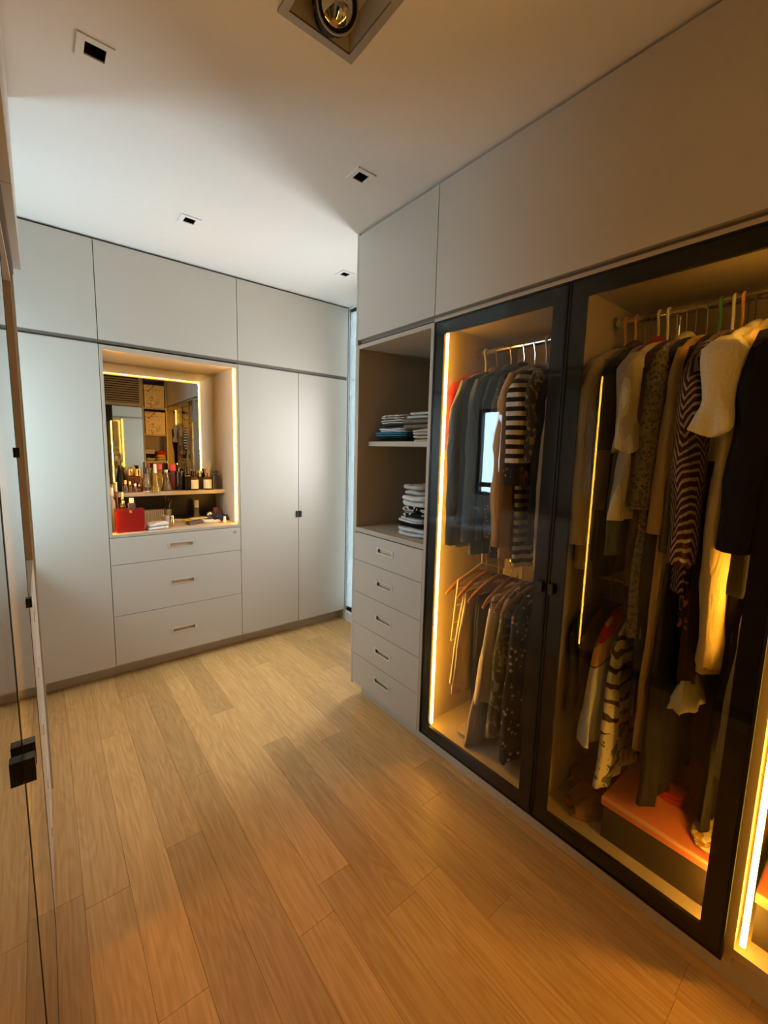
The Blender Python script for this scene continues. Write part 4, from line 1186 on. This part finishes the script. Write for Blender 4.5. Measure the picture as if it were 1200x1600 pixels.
bm = bmesh.new(); box(bm, .515, .665, 3.325, 3.40, c_, c_ + .085); done('body', bm, Q['woven'], t, bevel=.004)
for k in range(12):
    bm = bmesh.new(); xx = .521 + k * .0125
    tube(bm, [(xx, 3.323, c_ + .003), (xx, 3.323, c_ + .083)], .0045, 6); done('rib', bm, Q['woven'], t, smooth=True)
folded('white and pink cloth lying between the red case and the little gold bottle', (.563, 3.065, c_), (.125, .10, .042), cloth('white_pink_print', (.74, .70, .66), (.62, .30, .30), 'spots', 40), 111, name='folded_cloth', cat='cloth', group=GC)
t = thing('glass_tumbler', 'short ribbed glass tumbler at the front of the vanity counter', 'tumbler', (.648, 3.20, c_), GC)
bm = bmesh.new(); lathe(bm, [(.022, 0), (.026, .065), (.0235, .065), (.020, .005)], (.648, 3.20, c_), 16); done('body', bm, Q['frosted'], t, smooth=True)
bottle('little slender gold bottle standing before the tumbler', .668, 3.095, c_, .012, .075, 'gold', 'gold', .010, .02, 'round', group=GC)
bottle('pale green bottle with tall white cap on the counter', .905, 3.39, c_, .030, .135, Q['green'], Q['white'], .017, .055, 'cone', group=GC)
bottle('dark red round jar with glossy lid at the right of the counter', 1.02, 3.30, c_, .030, .085, Q['purple'], Q['purple'], .024, .03, 'ball', group=GC, cat='jar', name='jar')
bottle('small white bottle at the front right corner of the counter', 1.012, 3.075, c_, .012, .045, Q['white'], Q['white'], .008, .018, 'round', group=GC)
def slab(name, label, cat, x, y, z, sx, sy, sz, yaw, mt, tilt=0.0, grp=GC):
    t = thing(name, label, cat, (x, y, z), grp)
    bm = bmesh.new(); box(bm, -sx / 2, sx / 2, -sy / 2, sy / 2, 0, sz)
    bmesh.ops.bevel(bm, geom=list(bm.edges), offset=min(sx, sy, sz) * .25, segments=2, affect='EDGES')
    bmesh.ops.transform(bm, matrix=Matrix.Translation((x, y, z + abs(math.sin(tilt)) * sx / 2)) @ Matrix.Rotation(yaw, 4, 'Z') @ Matrix.Rotation(tilt, 4, 'Y'), verts=bm.verts)
    done('body', bm, mt, t, smooth=True)
    return t
slab('hairbrush', 'black oval hairbrush lying behind the packets on the counter', 'brush', .80, 3.40, c_, .16, .055, .024, -.25, Q['dark'])
slab('yellow_packet', 'yellow foil packet lying on the counter', 'packet', .828, 3.245, c_, .12, .085, .018, .2, Q['yel'])
slab('white_sachet', 'white sachet lying on the counter before the black hairbrush', 'sachet', .765, 3.28, c_, .10, .04, .016, -.6, Q['white'])
slab('cream_booklet', 'thin cream booklet resting on the yellow packet', 'booklet', .875, 3.235, c_ + .0185, .11, .06, .006, .15, Q['label'])
slab('leather_case', 'dark brown leather glasses case at the counter front', 'case', .815, 3.115, c_, .115, .045, .026, .35, Q['dkbrown'])
slab('white_tube', 'white cream tube beside the leather glasses case', 'tube', .905, 3.135, c_, .10, .036, .022, -.35, Q['white'])
slab('cotton_pads', 'flat packet of cream cotton pads right of the white tube', 'packet', .965, 3.125, c_, .055, .05, .016, .1, Q['label'])
t = thing('silver_ball', 'round silver trinket on the right of the counter', 'trinket', (.975, 3.30, c_), GC)
bm = bmesh.new(); lathe(bm, [(.012, 0), (.024, .01), (.030, .030), (.024, .05), (.008, .058)], (.975, 3.30, c_), 16); done('body', bm, 'chrome', t, smooth=True)
folded('crumpled dark blue pouch at the right end of the counter', (1.012, 3.195, c_), (.09, .10, .05), Q['navyc'], 115, name='pouch', cat='pouch', group=GC)

# ------------------------------------------------------------------ low cabinet under the window (seen in reflections)
t = thing('low_cabinet', 'low white topped cabinet under the window in the left alcove', 'cabinet', (-.43, 2.5, 0))
bm = bmesh.new(); box(bm, WL + .002, -.14, 2.04, 2.93, .0, .80); done('carcass', bm, 'lam', t, bevel=.002)
bm = bmesh.new(); box(bm, WL + .002, -.12, 2.036, 2.934, .8005, .83); done('worktop', bm, pmat('white_bounce_top', (.85, .85, .83), .3), t, bevel=.003)  # top made white to bounce window light up to the ceiling
t = thing('white_bowl', 'white ceramic bowl on the low cabinet under the window', 'bowl', (-.42, 2.5, .8305))
bm = bmesh.new(); lathe(bm, [(.05, 0), (.09, .03), (.13, .09), (.145, .13), (.138, .13), (.12, .085), (.08, .035), (.01, .02)], (-.42, 2.5, .8305), 28); done('body', bm, 'white', t, smooth=True)
